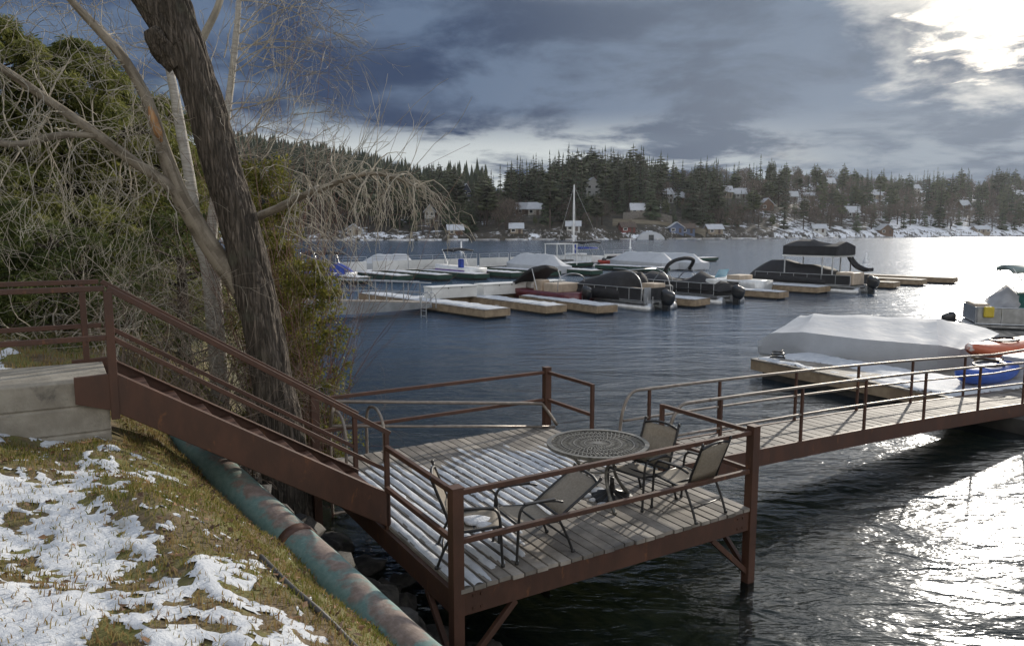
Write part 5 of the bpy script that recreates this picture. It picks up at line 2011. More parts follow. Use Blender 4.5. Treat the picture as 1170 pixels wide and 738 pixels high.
def dock_snow(x, y):
    px_ = (x - e0.x) * fd2.x + (y - e0.y) * fd2.y
    py_ = (x - e0.x) * sd2.x + (y - e0.y) * sd2.y
    ins = np.minimum(np.minimum(px_ - .12, np.where(px_ < 4.9, 2.2, Wd - .1) - py_), np.minimum(py_ - .10, Ld - .1 - px_))
    bare = np.exp(-((px_ - 2.2) / 1.6) ** 2 - ((py_ - .7) / .5) ** 2) * 1.1
    return np.clip(ins * 3, -1, .5) - bare + (fbm(x * 2.5, y * 2.5, 5, 4) - .5) * 1.3 + .1


tag(snow_sheet('snow', 6.5, 17, 10, 25, .07, dock_snow, lambda x, y: np.full_like(x, .513), .05), 'snow patches on the right hand floating dock', 'snow', kind='stuff')

# the big wrapped boat, tuned to its outline
bc = (on(868, 405, .4) + on(1128, 410, .4)) / 2
r_ = thing('wrapped_boat', 'big boat sealed in white shrink wrap moored along the snowy floating dock', 'boat', (0, 0, 0), 'boats sealed in white shrink wrap')
P_ = {}
near_bow, near_mid, near_st, far_st, far_bow = on(866, 403, .35), on(985, 421, .35), on(1078, 424, .35), on(1136, 404, .35), on(905, 391, .35)
ax = (((near_st + far_st) / 2) - ((near_bow + far_bow) / 2)).normalized()
sec_ = []
K = [(866, 403, 905, 391, 893, 378, .55, .25), (880, 405, 925, 389, 915, 360, 1.0, .55), (915, 411, 955, 388, 930, 358, 1.25, .85), (985, 420, 1010, 388, 985, 359.5, 1.2, .95),
     (1040, 424, 1065, 390, 1035, 362, 1.15, .95), (1070, 425, 1100, 394, 1070, 364, 1.1, .95), (1085, 424, 1125, 398, 1098, 382, .98, .85), (1096, 423, 1140, 402, 1122, 400, .85, .7)]
rings = []
q = random.Random(3)
for (nx, ny, fx_, fy_, rx, ry, shn, sf) in K:
    a, c = on(nx, ny, .30), on(fx_, fy_, .30)
    mid = (a + c) / 2
    rdg = dep(rx, ry, mid.y)
    kk = .85
    an = a.copy(); an.z = .35 + shn * .62
    cn = c.copy(); cn.z = .35 + shn * .62
    rg = Vector((rdg.x, rdg.y, max(rdg.z, an.z + .02)))
    rings.append([a, a.lerp(an, .5) + (a - c).normalized() * .05, an, an.lerp(rg, .45) - z * q.uniform(.01, .05), an.lerp(rg, .85) , rg, cn.lerp(rg, .8), cn.lerp(rg, .45) - z * .04, cn, c.lerp(cn, .5), c])
fine_ = []
for i in range(len(rings) - 1):
    for k in range(5):
        u_ = k / 5
        fine_.append([pa_.lerp(pc_, u_) + Vector((0, 0, (-.045 * math.sin(math.pi * u_) if 3 <= j <= 7 else 0) + q.uniform(-.006, .006))) for j, (pa_, pc_) in enumerate(zip(rings[i], rings[i + 1]))])
fine_.append(rings[-1])
b = MB(); b.loft(fine_)
b.build('shrink_wrap', M['shrink'], r_, 'sharp')
b = MB()
b.loft([[a_.lerp(c_, .06) - z * .75, c_.lerp(a_, .06) - z * .75, c_.lerp(a_, .03) + z * .05, a_.lerp(c_, .03) + z * .05] for a_, c_ in [(rg_[0], rg_[-1]) for rg_ in rings]])
b.build('hull', M['white'], r_)

# kayaks and box on the dock
def kayak(label, loc, rz, m, L=3.2, W=.75, H=.36, tilt=0):
    r_ = thing('kayak', label, 'kayak', (0, 0, 0), 'kayaks on the floating dock')
    b = MB()
    n_ = 16
    rings = []
    for i in range(n_ + 1):
        k = i / n_
        x = (k - .5) * L
        w_ = W / 2 * max(.03, math.sin(math.pi * k) ** .6)
        rk = .16 * (2 * abs(k - .5)) ** 3
        rings.append([(x, w_ * math.cos(a) , (H / 2) + rk + H / 2 * math.sin(a) * (.8 if math.sin(a) > 0 else 1) * (.35 + .65 * math.sin(math.pi * k) ** .5)) for a in [2 * math.pi * j / 12 for j in range(12)]])
    b.loft(rings); b.build('hull', M[m], r_, True)
    b = MB(); b.tube(curve_pts([(.45, 0, H * .92), (.3, .22, H * .93), (-.2, .24, H * .93), (-.45, 0, H * .92), (-.2, -.24, H * .93), (.3, -.22, H * .93), (.45, 0, H * .92)], 4), .03, 6); b.build('cockpit_rim', M['black'], r_)
    r_.location = loc; r_.rotation_euler = (tilt, 0, rz)
    return r_


M['kblue'] = mat('blue_plastic', (.035, .10, .42), .4, var=.15, scale=3)
M['korange'] = mat('orange_plastic', (.50, .13, .06), .4, var=.15, scale=3, col3=(.75, .70, .66), thr3=(.55, .62), scale3=1.2)
kb = on(1128, 439, .5)
kayak('blue kayak lying on the floating dock under the orange one', kb + z * .02, .52, 'kblue', 2.6, .8, .5)
ko = on(1150, 420, .5)
kayak('orange and white kayak lying behind the blue one', Vector((ko.x - .1, ko.y + .05, .78)), .52, 'korange', 3.4, .95, .5)
r_ = thing('kayak_rack', 'low timber rack that holds up the orange kayak', 'rack', (ko.x - .1, ko.y + .05, .5))
b = MB()
for e in (-.7, .7):
    c = Vector((ko.x - .1 + e * .87, ko.y + .05 + e * .5, .5))
    for s_ in (-.3, .3): b.beam(c + Vector((-.5, .87, 0)) * s_, c + Vector((-.5, .87, 0)) * s_ + z * .27, .07, .07)
    b.beam(c + Vector((.5, -.87, 0)) * .4 + z * .265, c - Vector((.5, -.87, 0)) * .4 + z * .265, .07, .05)
b.build('frame', M['dockwood'], r_)
c = on(1168, 436, .5)
r_ = thing('dock_box', 'white dock box beside the blue kayak', 'box', c, 'white dock boxes')
b = MB(); b.box((c.x + .25, c.y + .2, .78), (.9, .7, .5), .52); b.build('chest', M['wdock'], r_, bevel=.02)
b = MB(); b.box((c.x + .25, c.y + .2, 1.06), (.96, .76, .06), .52); b.build('lid', M['wdock'], r_, bevel=.015)

# pontoon boat at the right edge with its own dock
p = on(1105, 379, .35)
d3 = Vector((.94, -.34, 0)).normalized()
r_ = dock(on(1105, 380, .45), on(1105, 380, .45) + d3 * 9, 1.6, 'brown dock below the pontoon boat at the right edge', snow=False, name='side_dock')
r_ = thing('pontoon_boat', 'silver pontoon boat with pale bimini and green cover at the right edge', 'boat', (0, 0, 0))
pontoon(r_, 7.6, 2.5, panel='alu')
M['greencan'] = mat('green_canvas', (.03, .12, .10), .7, var=.2, scale=3)
M['palecan'] = mat('pale_green_canvas', (.30, .36, .33), .7, var=.15, scale=3)
M['greycan'] = mat('grey_canvas', (.35, .35, .36), .75, var=.15, scale=3)
M['yellow'] = mat('yellow_vinyl', (.55, .42, .04), .5, var=.1, scale=3)
b = MB(); drape(b, [-3.0, -2.7, -2.2, -1.4], 2.3, [(.95, .9), (1.5, 1), (2.0, .9), (1.3, .8)], .9, seed=4, fall=1.1); b.build('grey_cover', M['greycan'], r_, True)
b = MB(); drape(b, [-2.0, -1.4, .4, 2.0], 2.4, [(1.6, .9), (1.75, 1), (1.6, 1), (1.2, .9)], .9, seed=4, fall=1.15); b.build('green_cover', M['greencan'], r_, True)
bm = bimini(r_, -1.0, 2.3, .9, 2.65, 2.6, 'palecan')
b = MB(); b.box((-3.0, -1.30, 1.0), (.35, .12, .42)); b.build('life_vest', M['yellow'], r_, bevel=.05)
b = MB(); b.box((-2.9, .2, .95), (.9, 1.6, .6)); b.build('seat', M['beige'], r_, bevel=.1)
outboard(r_, -3.85, .5, .8)
b = MB(); b.tube(curve_pts([(-1.4, -1.29, .72), (-1.1, -1.29, .95), (-.7, -1.29, .85), (-.3, -1.29, 1.0), (.6, -1.29, .8)], 4), .02, 4); b.build('hull_stripe', M['wine'], r_)
ctr = on(1108, 374, .45) + Vector((-.34 * -1, .94, 0)).normalized() * 1.8 + d3 * 3.7
r_.location = (ctr.x, ctr.y, 0); r_.rotation_euler = (0, 0, math.atan2(d3.y, d3.x))

# mooring buoys
for px, py, lab in ((527, 287, 'white mooring buoy on open water above the purple boat'), (989, 300, 'white mooring buoy on open water right of the canopy boat'), (720, 284, 'white mooring buoy near the far shore')):
    p = on(px, py, 0)
    r_ = thing('buoy', lab, 'buoy', p, 'mooring buoys')
    sc_ = p.y / 75
    b = MB(); b.lathe([(.02, -.3), (.22, -.15), (.30, .05), (.26, .25), (.16, .4), (.12, .9 * max(1, sc_)), (.03, 1.0 * max(1, sc_))], 12, p); b.build('float', M['white'], r_, True)
    b = MB(); b.lathe([(.125, .75), (.125, .83)], 12, p); b.build('band', M['bluecan'], r_)

tag(snowb.build('snow', M['snow']), 'snow lying on the marina docks', 'snow', kind='stuff')
# ------------------------------------------------------------------ the viewing deck
DN = Vector((-.50, 6.34, 0))
DA = Vector((.854, .52, 0)).normalized()
DB = Vector((-DA.y, DA.x, 0))
DZ = .92
DW, DL = 3.84, 4.25
Z = Vector((0, 0, 1))


def D(s, t, zz=DZ):
    p = DN + DA * s + DB * t
    return Vector((p.x, p.y, zz))


dk_ = thing('viewing_deck', 'square plank deck on brown steel posts over the water with brown rails', 'deck', D(DW / 2, DL / 2, 0))
b = MB()
q = random.Random(4)
npl = 28
for i in range(npl):
    s0 = .02 + (DW - .04) * i / npl
    s1 = s0 + (DW - .04) / npl - .016
    f0, f1 = -.05 + q.uniform(-.015, .012), DL + .04 + q.uniform(-.015, .015)
    k = 6
    rings = []
    tw = q.uniform(-.004, .004)
    for j in range(k + 1):
        t_ = lerp(f0, f1, j / k)
        zz = DZ + q.uniform(-.002, .002)
        e = .004
        rings.append([D(s0, t_, zz - .04), D(s0, t_, zz - e + tw), D(s0 + e, t_, zz + tw), D(s1 - e, t_, zz - tw), D(s1, t_, zz - e - tw), D(s1, t_, zz - .04)])
    b.loft(rings, t=q.random())
b.build('decking', M['plank'], dk_)


def steel(name, parts, parent, bevel=.004, m='steel'):
    b = MB()
    for p0, p1, w_, h_ in parts:
        b.beam(p0, p1, w_, h_, t=random.random())
    return b.build(name, M[m], parent, bevel=bevel)


zb = DZ - .155
steel('beam', [(D(.055, 0, zb), D(DW - .055, 0, zb), .06, .23)], dk_)
steel('beam', [(D(.055, DL, zb), D(DW - .055, DL, zb), .06, .23)], dk_)
steel('beam', [(D(0, .055, zb), D(0, DL - .055, zb), .06, .23)], dk_)
steel('beam', [(D(DW, .055, zb), D(DW, DL - .055, zb), .06, .23)], dk_)
for k in range(1, 6):
    steel('joist', [(D(DW * k / 6, .035, zb - .01), D(DW * k / 6, DL - .035, zb - .01), .05, .17)], dk_)
RZT, RZM = DZ + .885, DZ + .43


def post(s, t, z0, z1, w_=.11, cap=True, par=None):
    b = MB()
    p = D(s, t, z0)
    b.beam(p, D(s, t, z1), w_, w_, up=tuple(DB))
    if cap: b.beam(D(s, t, z1), D(s, t, z1 + .012), w_ + .014, w_ + .014, up=tuple(DB))
    return b.build('post', M['steel'], par or dk_, bevel=.004)


post(0, 0, -1.6, DZ + .935)
post(DW, 0, -2.2, DZ + .955)
post(DW, DL, -2.4, DZ + .96)
post(0, DL, -1.2, DZ + .96)
post(DW, 1.52, DZ - .1, RZT + .02, .05, False)
post(DW, DL - 1.22, DZ - .1, RZT + .02, .05, False)


def rail(a, c, w_=.05, h_=.05):
    return steel('rail', [(a, c, w_, h_)], dk_, .006)


for zz in (RZT, RZM):
    rail(D(.056, 0, zz), D(DW - .056, 0, zz))
    rail(D(0, .056, zz), D(0, 1.64, zz))
    rail(D(.056, DL, zz), D(DW - .056, DL, zz))
    rail(D(DW, .056, zz), D(DW, 1.494, zz))
    rail(D(DW, DL - .056, zz), D(DW, DL - 1.194, zz))
steel('brace', [(D(0, .0, .05), D(.62, .0, zb - .12), .05, .06)], dk_)
steel('brace', [(D(0, .0, .05), D(.0, .62, zb - .12), .05, .06)], dk_)
steel('brace', [(D(DW, .0, .10), D(DW - .62, .0, zb - .12), .05, .06)], dk_)
steel('brace', [(D(DW, .0, .10), D(DW, .62, zb - .12), .05, .06)], dk_)
for s_, t_ in ((0, 0), (DW, 0)):
    for zz in (zb - .06, zb + .06):
        for e in (.16, .24):
            b = MB(); c = D(s_ + (e if s_ == 0 else -e), t_ - (.033 if t_ == 0 else -.033), zz)
            b.beam(c - DB * .008, c + DB * .008, .022, .022); b.build('bolt', M['steel'], dk_)


# ---- snow on the deck: ridges on each plank, the gaps stay dark
def deck_snow_mask(s, t):
    # heaviest along the stair side and in the front left part; thins out to the right
    a = 1.12 - np.clip(s - t * 1.0 - .25, 0, 9) * 1.35 - np.clip(s - 2.6, 0, 3) * .8 + np.where(t < 2.9, 0, (2.9 - t) * 1.2)
    a = a - np.exp(-((s - 1.0) / 1.0) ** 2 - ((t - .15) / .55) ** 2) * 1.0      # dry strip along the front beam
    a = a - ss(.55, .1, t) * np.clip(s - .25, 0, .8) * 1.2
    n_ = (fbm(s * 1.5 + 3, t * .9, 12, 4) - .5) * 1.5 + (fbm(s * 6, t * 3, 22, 3) - .5) * .5
    spots = np.exp(-((s - .80) / .20) ** 2 - ((t - .32) / .20) ** 2) * 1.5 + np.exp(-((s - .25) / .10) ** 2 - ((t - .22) / .14) ** 2) * 1.1 \
        + np.exp(-((s - 2.15) / .20) ** 2 - ((t - 1.25) / .14) ** 2) * 1.0 + np.exp(-((s - 2.85) / .16) ** 2 - ((t - 1.3) / .12) ** 2) * .9 + np.exp(-((s - 3.3) / .16) ** 2 - ((t - 1.9) / .22) ** 2) * .9
    return a * .62 + n_ * .62 + spots * .75 - .20


Vs, Fs = [], []
nb_ = 0
for i in range(npl):
    s0 = .02 + (DW - .04) * i / npl + .002
    s1 = s0 + (DW - .04) / npl - .020
    us = np.linspace(0, 1, 9)
    s0, s1 = s0 + .006 + q.uniform(-.006, .008), s1 - .012 + q.uniform(-.008, .006)
    ts = np.arange(-.04, DL + .03, .03)
    S_, T_ = np.meshgrid(s0 + (s1 - s0) * us, ts)
    K = deck_snow_mask(S_, T_)
    K = K - (np.abs(us - .5) * 2)[None, :] ** 2.5 * (fbm(S_ * 0 + i * 3.7 + us[None, :] * .8, T_ * 4.5, 77, 3) - .25) * 1.5
    prof = (np.sin(np.pi * us) ** .5)[None, :]
    Hh = np.where(K > 0, ss(0, .5, K) * .026 * prof * (.5 + .9 * fbm(S_ * 5, T_ * 5, 33, 3)) + .002, -.01)
    X = DN.x + DA.x * S_ + DB.x * T_; Y_ = DN.y + DA.y * S_ + DB.y * T_
    keep = (K[:-1, :-1] > -.08) & (K[1:, :-1] > -.08) & (K[:-1, 1:] > -.08) & (K[1:, 1:] > -.08)
    a_, b_ = X.shape
    I = np.arange(a_ * b_).reshape(a_, b_)
    f = np.stack([I[:-1, :-1], I[:-1, 1:], I[1:, 1:], I[1:, :-1]], -1)[keep]
    Vs.append(np.stack([X, Y_, DZ + .001 + Hh], -1).reshape(-1, 3)); Fs.append(f + nb_); nb_ += a_ * b_
Vs, Fs = np.concatenate(Vs), np.concatenate(Fs)
used = np.unique(Fs); rm = -np.ones(len(Vs), int); rm[used] = np.arange(len(used))
tag(np_mesh('snow', Vs[used], rm[Fs], M['snow'], smooth=True), 'snow lying in rows along the deck planks', 'snow', kind='stuff')

# ------------------------------------------------------------------ stairs
SU = -DA
ST0 = D(0, 1.67, 0)
RUN, SWID = 2.52, 1.0
RISE0, RISE1 = 1.30, 2.86


def S_(u, v, zz):
    p = ST0 + SU * u + DB * v
    return Vector((p.x, p.y, zz))


stair = thing('staircase', 'brown steel staircase running down from the concrete landing to the deck', 'stairs', S_(RUN / 2, .5, 0.9))
for v in (0, SWID):
    b = MB()
    top = [(-.03, RISE0 - .02), (RUN - .02, RISE1), (RUN + .30, RISE1 - .01)]
    bot = [(-.03, DZ - .02), (RUN + .02, 2.53), (RUN + .30, 2.62)]
    w_ = .025
    pts = [S_(u, v, zz) for u, zz in bot] + [S_(u, v, zz) for u, zz in reversed(top)]
    b.loft([[p - DB * w_ for p in pts], [p + DB * w_ for p in pts]])
    # flange lips of the channel
    for (u0, z0_), (u1, z1_) in ((top[0], top[1]), (bot[0], bot[1])):
        sg = 1 if v == 0 else -1
        a, c = S_(u0, v + sg * .055, z0_ - .006), S_(u1, v + sg * .055, z1_ - .006)
        b.beam(a, c, .06, .012)
    b.build('stringer', M['steel'], stair, bevel=.003)
for i in range(9):
    u0 = .02 + i * .272
    zz = 1.27 + i * .171
    b = MB()
    b.beam(S_(u0 + .13, .03, zz - .025), S_(u0 + .13, SWID - .03, zz - .025), .25, .05)
    b.build('tread', M['steel'], stair, bevel=.006)
HR0, HR1 = 1.98, 3.61
LAND = 4.2


def hz(u):
    return HR0 + (HR1 - HR0) * u / RUN


for v in (0, SWID):
    off = 0
    b = MB(); b.beam(S_(-.06, v, hz(-.06)), S_(RUN, v, HR1), .05, .05); b.build('handrail', M['steel'], stair, bevel=.006)
    b = MB(); b.beam(S_(.0, v, hz(0) - .43), S_(RUN, v, HR1 - .43), .042, .042); b.build('mid_rail', M['steel'], stair, bevel=.005)
    for dz__, nm in ((0, 'handrail'), (-.43, 'mid_rail')):
        b = MB(); b.beam(S_(RUN + .025, v, HR1 + dz__), S_(RUN + LAND, v, HR1 + dz__ + .0), .06 if dz__ == 0 else .042, .045); b.build(nm, M['steel'], stair, bevel=.005)
    b = MB(); ue = 0 if v == 0 else .17; b.beam(S_(RUN + ue, v, 2.45 if v == 0 else 2.6), S_(RUN + ue, v, HR1 - .025), .068 if v == 0 else .055, .068 if v == 0 else .055, up=tuple(DB)); b.build('post', M['steel'], stair, bevel=.004)
    b = MB(); b.beam(S_(-.02, v, DZ - .1), S_(-.02, v, hz(-.02) - .02), .05, .05, up=tuple(DB)); b.build('post', M['steel'], stair, bevel=.004)
    b = MB(); b.beam(S_(RUN + 3.4, v, 2.83), S_(RUN + 3.4, v, HR1 - .02), .05, .05, up=tuple(DB)); b.build('post', M['steel'], stair, bevel=.004)

# concrete landing
ld_ = thing('concrete_landing', 'weathered concrete landing slab at the head of the stairs', 'landing', S_(RUN + 2, .55, 2.2))
b = MB()
rings = []
for u in np.linspace(RUN + .04, RUN + 4.1, 9):
    j = random.uniform(-.01, .01)
    v0, v1 = .035, .965
    g1, g2 = v0 + j, v0 + j + .012
    rings.append([S_(u, g1, 2.0), S_(u, g1, 2.33), S_(u, g2, 2.337), S_(u, g2, 2.350), S_(u, g1, 2.357), S_(u, g1, 2.57), S_(u, g2, 2.577), S_(u, g2, 2.59), S_(u, g1, 2.597), S_(u, g1, 2.80), S_(u, v0 + .03, 2.83 + j * .3), S_(u, v1 - .03, 2.83 + j * .3), S_(u, v1, 2.80), S_(u, v1, 2.0)])
rings[0] = [p + Vector((0, 0, 0)) for p in rings[0]]
b.loft(rings); b.build('slab', M['concrete'], ld_, bevel=.01)

# ------------------------------------------------------------------ gangway
GA = (Vector((.847, .531, 0))).normalized()
GB = Vector((-GA.y, GA.x, 0))
G0 = D(DW + .10, 1.58, DZ)
GL, GW = 13.0, .92


def G(u, v, h=0):
    zz = DZ - .43 * min(1, u / 11.0) + .06 * math.sin(math.pi * min(1, u / 11.0))
    p = G0 + GA * u + GB * v
    return Vector((p.x, p.y, zz + h))


gw = thing('gangway', 'brown steel gangway with cross planks and tube handrails from the deck to the floating dock', 'gangway', G0)
b = MB()
q = random.Random(9)
n_ = int(GL / .23)
for i in range(n_):
    u = (i + .5) * GL / n_
    w_ = GL / n_ - .028
    b.hexa([G(u - w_ / 2, .0, -.045), G(u + w_ / 2, .0, -.045), G(u + w_ / 2, GW, -.045), G(u - w_ / 2, GW, -.045), G(u - w_ / 2, 0, q.uniform(-.003, .003)), G(u + w_ / 2, 0, q.uniform(-.003, .003)), G(u + w_ / 2, GW, 0), G(u - w_ / 2, GW, 0)], t=q.random())
b.build('decking', M['plank'], gw)
for v in (-.03, GW + .03):
    b = MB()
    rings = [[G(u, v - .025, -.25), G(u, v + .025, -.25), G(u, v + .025, .012), G(u, v - .025, .012)] for u in np.linspace(-.02, GL, 13)]
    b.loft(rings); b.build('beam', M['steel'], gw, bevel=.004)
for v, h0, h1 in ((-.03, .86, .43), (GW + .03, .86, .43)):
    b = MB()
    us = [.55 + k * (GL - .7) / 12 for k in range(13)]
    b.tube(curve_pts([G(.02, v, .02), G(.08, v, .55), G(.25, v, h0 - .03), G(.55, v, h0)], 5) + [G(u, v, h0) for u in us[1:]], .024, 8)
    b.build('handrail', M['tube'], gw, True)
    b = MB()
    b.tube([G(.10, v, h1)] + [G(u, v, h1) for u in us], .019, 8)
    b.build('mid_rail', M['tube'], gw, True)
    for u in ([1.05, 2.85, 4.5, 6.3, 8.2, 10, 11.8] if v < 0 else [.6, 2.1, 4.0, 5.8, 7.6, 9.6]):
        b = MB(); b.beam(G(u, v, -.2), G(u, v, h0 - .02), .04, .04, up=tuple(GB)); b.build('post', M['steel'], gw, bevel=.003)

# ------------------------------------------------------------------ loose tube frame lying along the rear rail, and the ladder
fr = thing('tube_handrail', 'unbolted brown tube handrail leaning along the rear rail of the deck', 'handrail', D(DW / 2, DL - .1, DZ))
b = MB()
pr = D(DW + .10, DL - .16, DZ + .02)
a0 = dep(382, 458.5, D(0.25, DL - .10).y); a1 = dep(616, 461, D(DW - .1, DL - .10).y)
b.tube([a0, a0.lerp(a1, .5), a1] + curve_pts([a1 + DA * .02, a1 + DA * .10 - Z * .06, pr], 4)[1:], .026, 8)
b.build('upper_tube', M['tube'], fr, True)
c0 = dep(378, 486.5, D(.25, DL - .10).y); c1 = dep(634, 487.5, D(DW - .0, DL - .14).y)
b = MB(); b.tube([c0, c0.lerp(c1, .5), c1], .022, 8); b.build('lower_tube', M['tube'], fr, True)
b = MB(); b.tube([a0, c0], .022, 8); b.build('end_tube', M['tube'], fr, True)

lad = thing('swim_ladder', 'bent tube swim ladder hooked over the rear left corner of the deck', 'ladder', D(.5, DL, DZ))
for sg in (.28, .82):
    b = MB()
    b.tube(curve_pts([D(sg, DL - .45, DZ + .01), D(sg, DL - .46, DZ + .42), D(sg, DL - .36, DZ + .62), D(sg, DL - .12, DZ + .70), D(sg, DL + .15, DZ + .60), D(sg, DL + .22, DZ + .2), D(sg, DL + .22, -.5)], 6), .021, 8)
    b.build('side_tube', M['tube'], lad, True)
for zz in (.6, .32, .04):
    b = MB(); b.beam(D(.28, DL + .22, zz), D(.82, DL + .22, zz), .07, .025); b.build('rung', M['tube'], lad)

# ------------------------------------------------------------------ pipe and hose on the bank
def pipe_material():
    m = bpy.data.materials.new('rusted_teal_pipe')
    m.use_nodes = True
    t = NT(m.node_tree)
    out = t.node('ShaderNodeOutputMaterial')
    p = t.node('ShaderNodeBsdfPrincipled')
    pos = t.node('ShaderNodeNewGeometry').outputs['Position']
    a = t.noise(pos, 3.2, 7, .68, .6); c_ = t.noise(pos, 16, 6, .7)
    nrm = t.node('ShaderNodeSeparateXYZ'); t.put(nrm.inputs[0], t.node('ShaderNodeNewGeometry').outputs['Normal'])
    c = t.mixc(t.sstep(c_, .3, .75), (.105, .185, .168), (.18, .265, .24))
    c = t.mixc(t.sstep(a, .63, .74), c, t.mixc(c_, (.11, .06, .04), (.22, .14, .10)))
    # bleached flaking along the upper side, where it weathers most
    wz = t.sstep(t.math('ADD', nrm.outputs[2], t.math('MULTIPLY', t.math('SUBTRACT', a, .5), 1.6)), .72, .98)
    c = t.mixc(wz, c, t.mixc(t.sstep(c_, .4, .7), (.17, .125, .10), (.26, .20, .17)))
    t.put(p.inputs['Base Color'], c)
    p.inputs['Roughness'].default_value = .72
    bn = t.node('ShaderNodeBump'); bn.inputs['Distance'].default_value = .004; t.put(bn.inputs['Height'], c_); t.put(p.inputs['Normal'], bn.outputs[0])
    t.put(out.inputs[0], p.outputs[0])
    return m


pa = dep(190, 482, 8.6); pb_ = dep(285, 572, 7.1); pc_ = dep(374, 655, 6.05); pd_ = dep(460, 738, 5.15); pe_ = dep(520, 792, 4.7)
pp = thing('drain_pipe', 'fat rusted teal pipe running down the bank beneath the stairs', 'pipe', (pc_.x, pc_.y, pc_.z - .15))
b = MB()
pts = curve_pts([pa, pb_, pc_, pd_, pe_], 10)
b.tube(pts, [.180 * (1 + .008 * math.sin(i * 1.7)) for i in range(len(pts))], 32)
b.build('pipe_wall', pipe_material(), pp, True)
b = MB()
for k in (.40,):
    i = int(k * (len(pts) - 1)); d_ = (pts[i + 1] - pts[i]).normalized()
    b.tube([pts[i] - d_ * .05, pts[i] + d_ * .05], .192, 32)
b.build('joint_collar', M['steel'], pp, True)
b = MB()
hp = []
for px, py in ((298, 640), (330, 672), (368, 706), (405, 742), (450, 790)):
    # find the ground under this line of sight
    r_ = ray(px, py); k = 1.0
    while k < 12 and EYE + r_[2] * k > bz(r_[0] * k, r_[1] * k): k += .02
    hp.append(Vector((r_[0] * k, r_[1] * k, bz(r_[0] * k, r_[1] * k) + .02)))
b.tube(curve_pts(hp, 8), .018, 8)
M['hose'] = mat('grey_hose', (.06, .055, .05), .6, var=.3, scale=6)
tag(b.build('hose', M['hose'], smooth=True, origin=hp[2]), 'thin dark hose lying on the grass beside the teal pipe', 'hose')

# ------------------------------------------------------------------ rocks along the waterline
M['rock'] = mat('wet_shore_rock', (.022, .020, .018), .75, var=.3, scale=3, bump=.01, bscale=14, col2=(.075, .068, .058), rand=.35, col3=(.05, .055, .025), thr3=(.6, .7))
rocks = []
for sd_ in range(4):
    me = MB()
    g_ = np.random.default_rng(sd_)
    nu, nv = 14, 9
    rings = []
    st_ = Vector(tuple(g_.uniform(.7, 1.25, 3)))
    for i in range(nv):
        ph = math.pi * (i + .02) / (nv - 1 + .04) - math.pi / 2
        rings.append([])
        for j in range(nu):
            th = 2 * math.pi * j / nu
            v_ = Vector((math.cos(ph) * math.cos(th), math.cos(ph) * math.sin(th), math.sin(ph)))
            k = 1 + .45 * mnoise.noise(v_ * 1.4 + Vector((sd_ * 5, 0, 0))) + .15 * mnoise.noise(v_ * 4 + Vector((sd_, 3, 0)))
            rings[-1].append((v_.x * k * st_.x, v_.y * k * st_.y, v_.z * k * st_.z * .7))
    me.loft(rings)
    o = me.build('rock', M['rock'], smooth=True)
    rocks.append([o, False])
qr = random.Random(21)
spots_ = []
for i in range(330):
    if i >= 150:
        t_ = qr.uniform(-.8, 3.6); s_ = qr.uniform(-1.3, .5)
    elif i < 95:
        t_ = qr.uniform(-.3, 6.0); s_ = qr.uniform(-1.75, 1.5)
    else:
        t_ = qr.uniform(-2.2, 1.2); s_ = qr.uniform(-.6, 1.6)
    p = D(s_, t_, 0)
    sd_ = float(shore_dist(np.array([p.x]), np.array([p.y]))[0])
    if sd_ > 1.0 or sd_ < -2.0: continue
    # clear of the pipe
    if any((p - Vector((w_.x, w_.y, 0))).length < .38 for w_ in pts[::3]): continue
    if any((p - a_).length < .2 for a_ in spots_): continue
    spots_.append(p)
    r_ = qr.uniform(.10, .30) if i < 150 else qr.uniform(.14, .36)
    slot_ = rocks[i % 4]
    o = slot_[0]
    if slot_[1]:
        o = o.copy(); COL.objects.link(o)
    slot_[1] = True
    o.location = (p.x, p.y, bz(p.x, p.y) + r_ * .25)
    o.rotation_euler = (qr.uniform(-.5, .5), qr.uniform(-.5, .5), qr.uniform(0, 6.28))
    o.scale = (r_, r_, r_)
    if sd_ > .15: tag(o, 'dark wet rock on the bank between the teal pipe and the deck', 'rock', 'rocks on the bank by the deck')
    elif sd_ > -.3: tag(o, 'rock half under water at the shoreline below the deck', 'rock', 'rocks at the shoreline')
    else: tag(o, 'brownish rock under the shallow water in front of the deck', 'rock', 'rocks under the shallow water')
# float that carries the far end of the gangway, beyond the frame
dock(G(11.6, GW / 2), G(11.6, GW / 2) + GA * 5, 3.0, 'low timber float under the far end of the gangway', top=.20, snow=False, name='floating_dock')
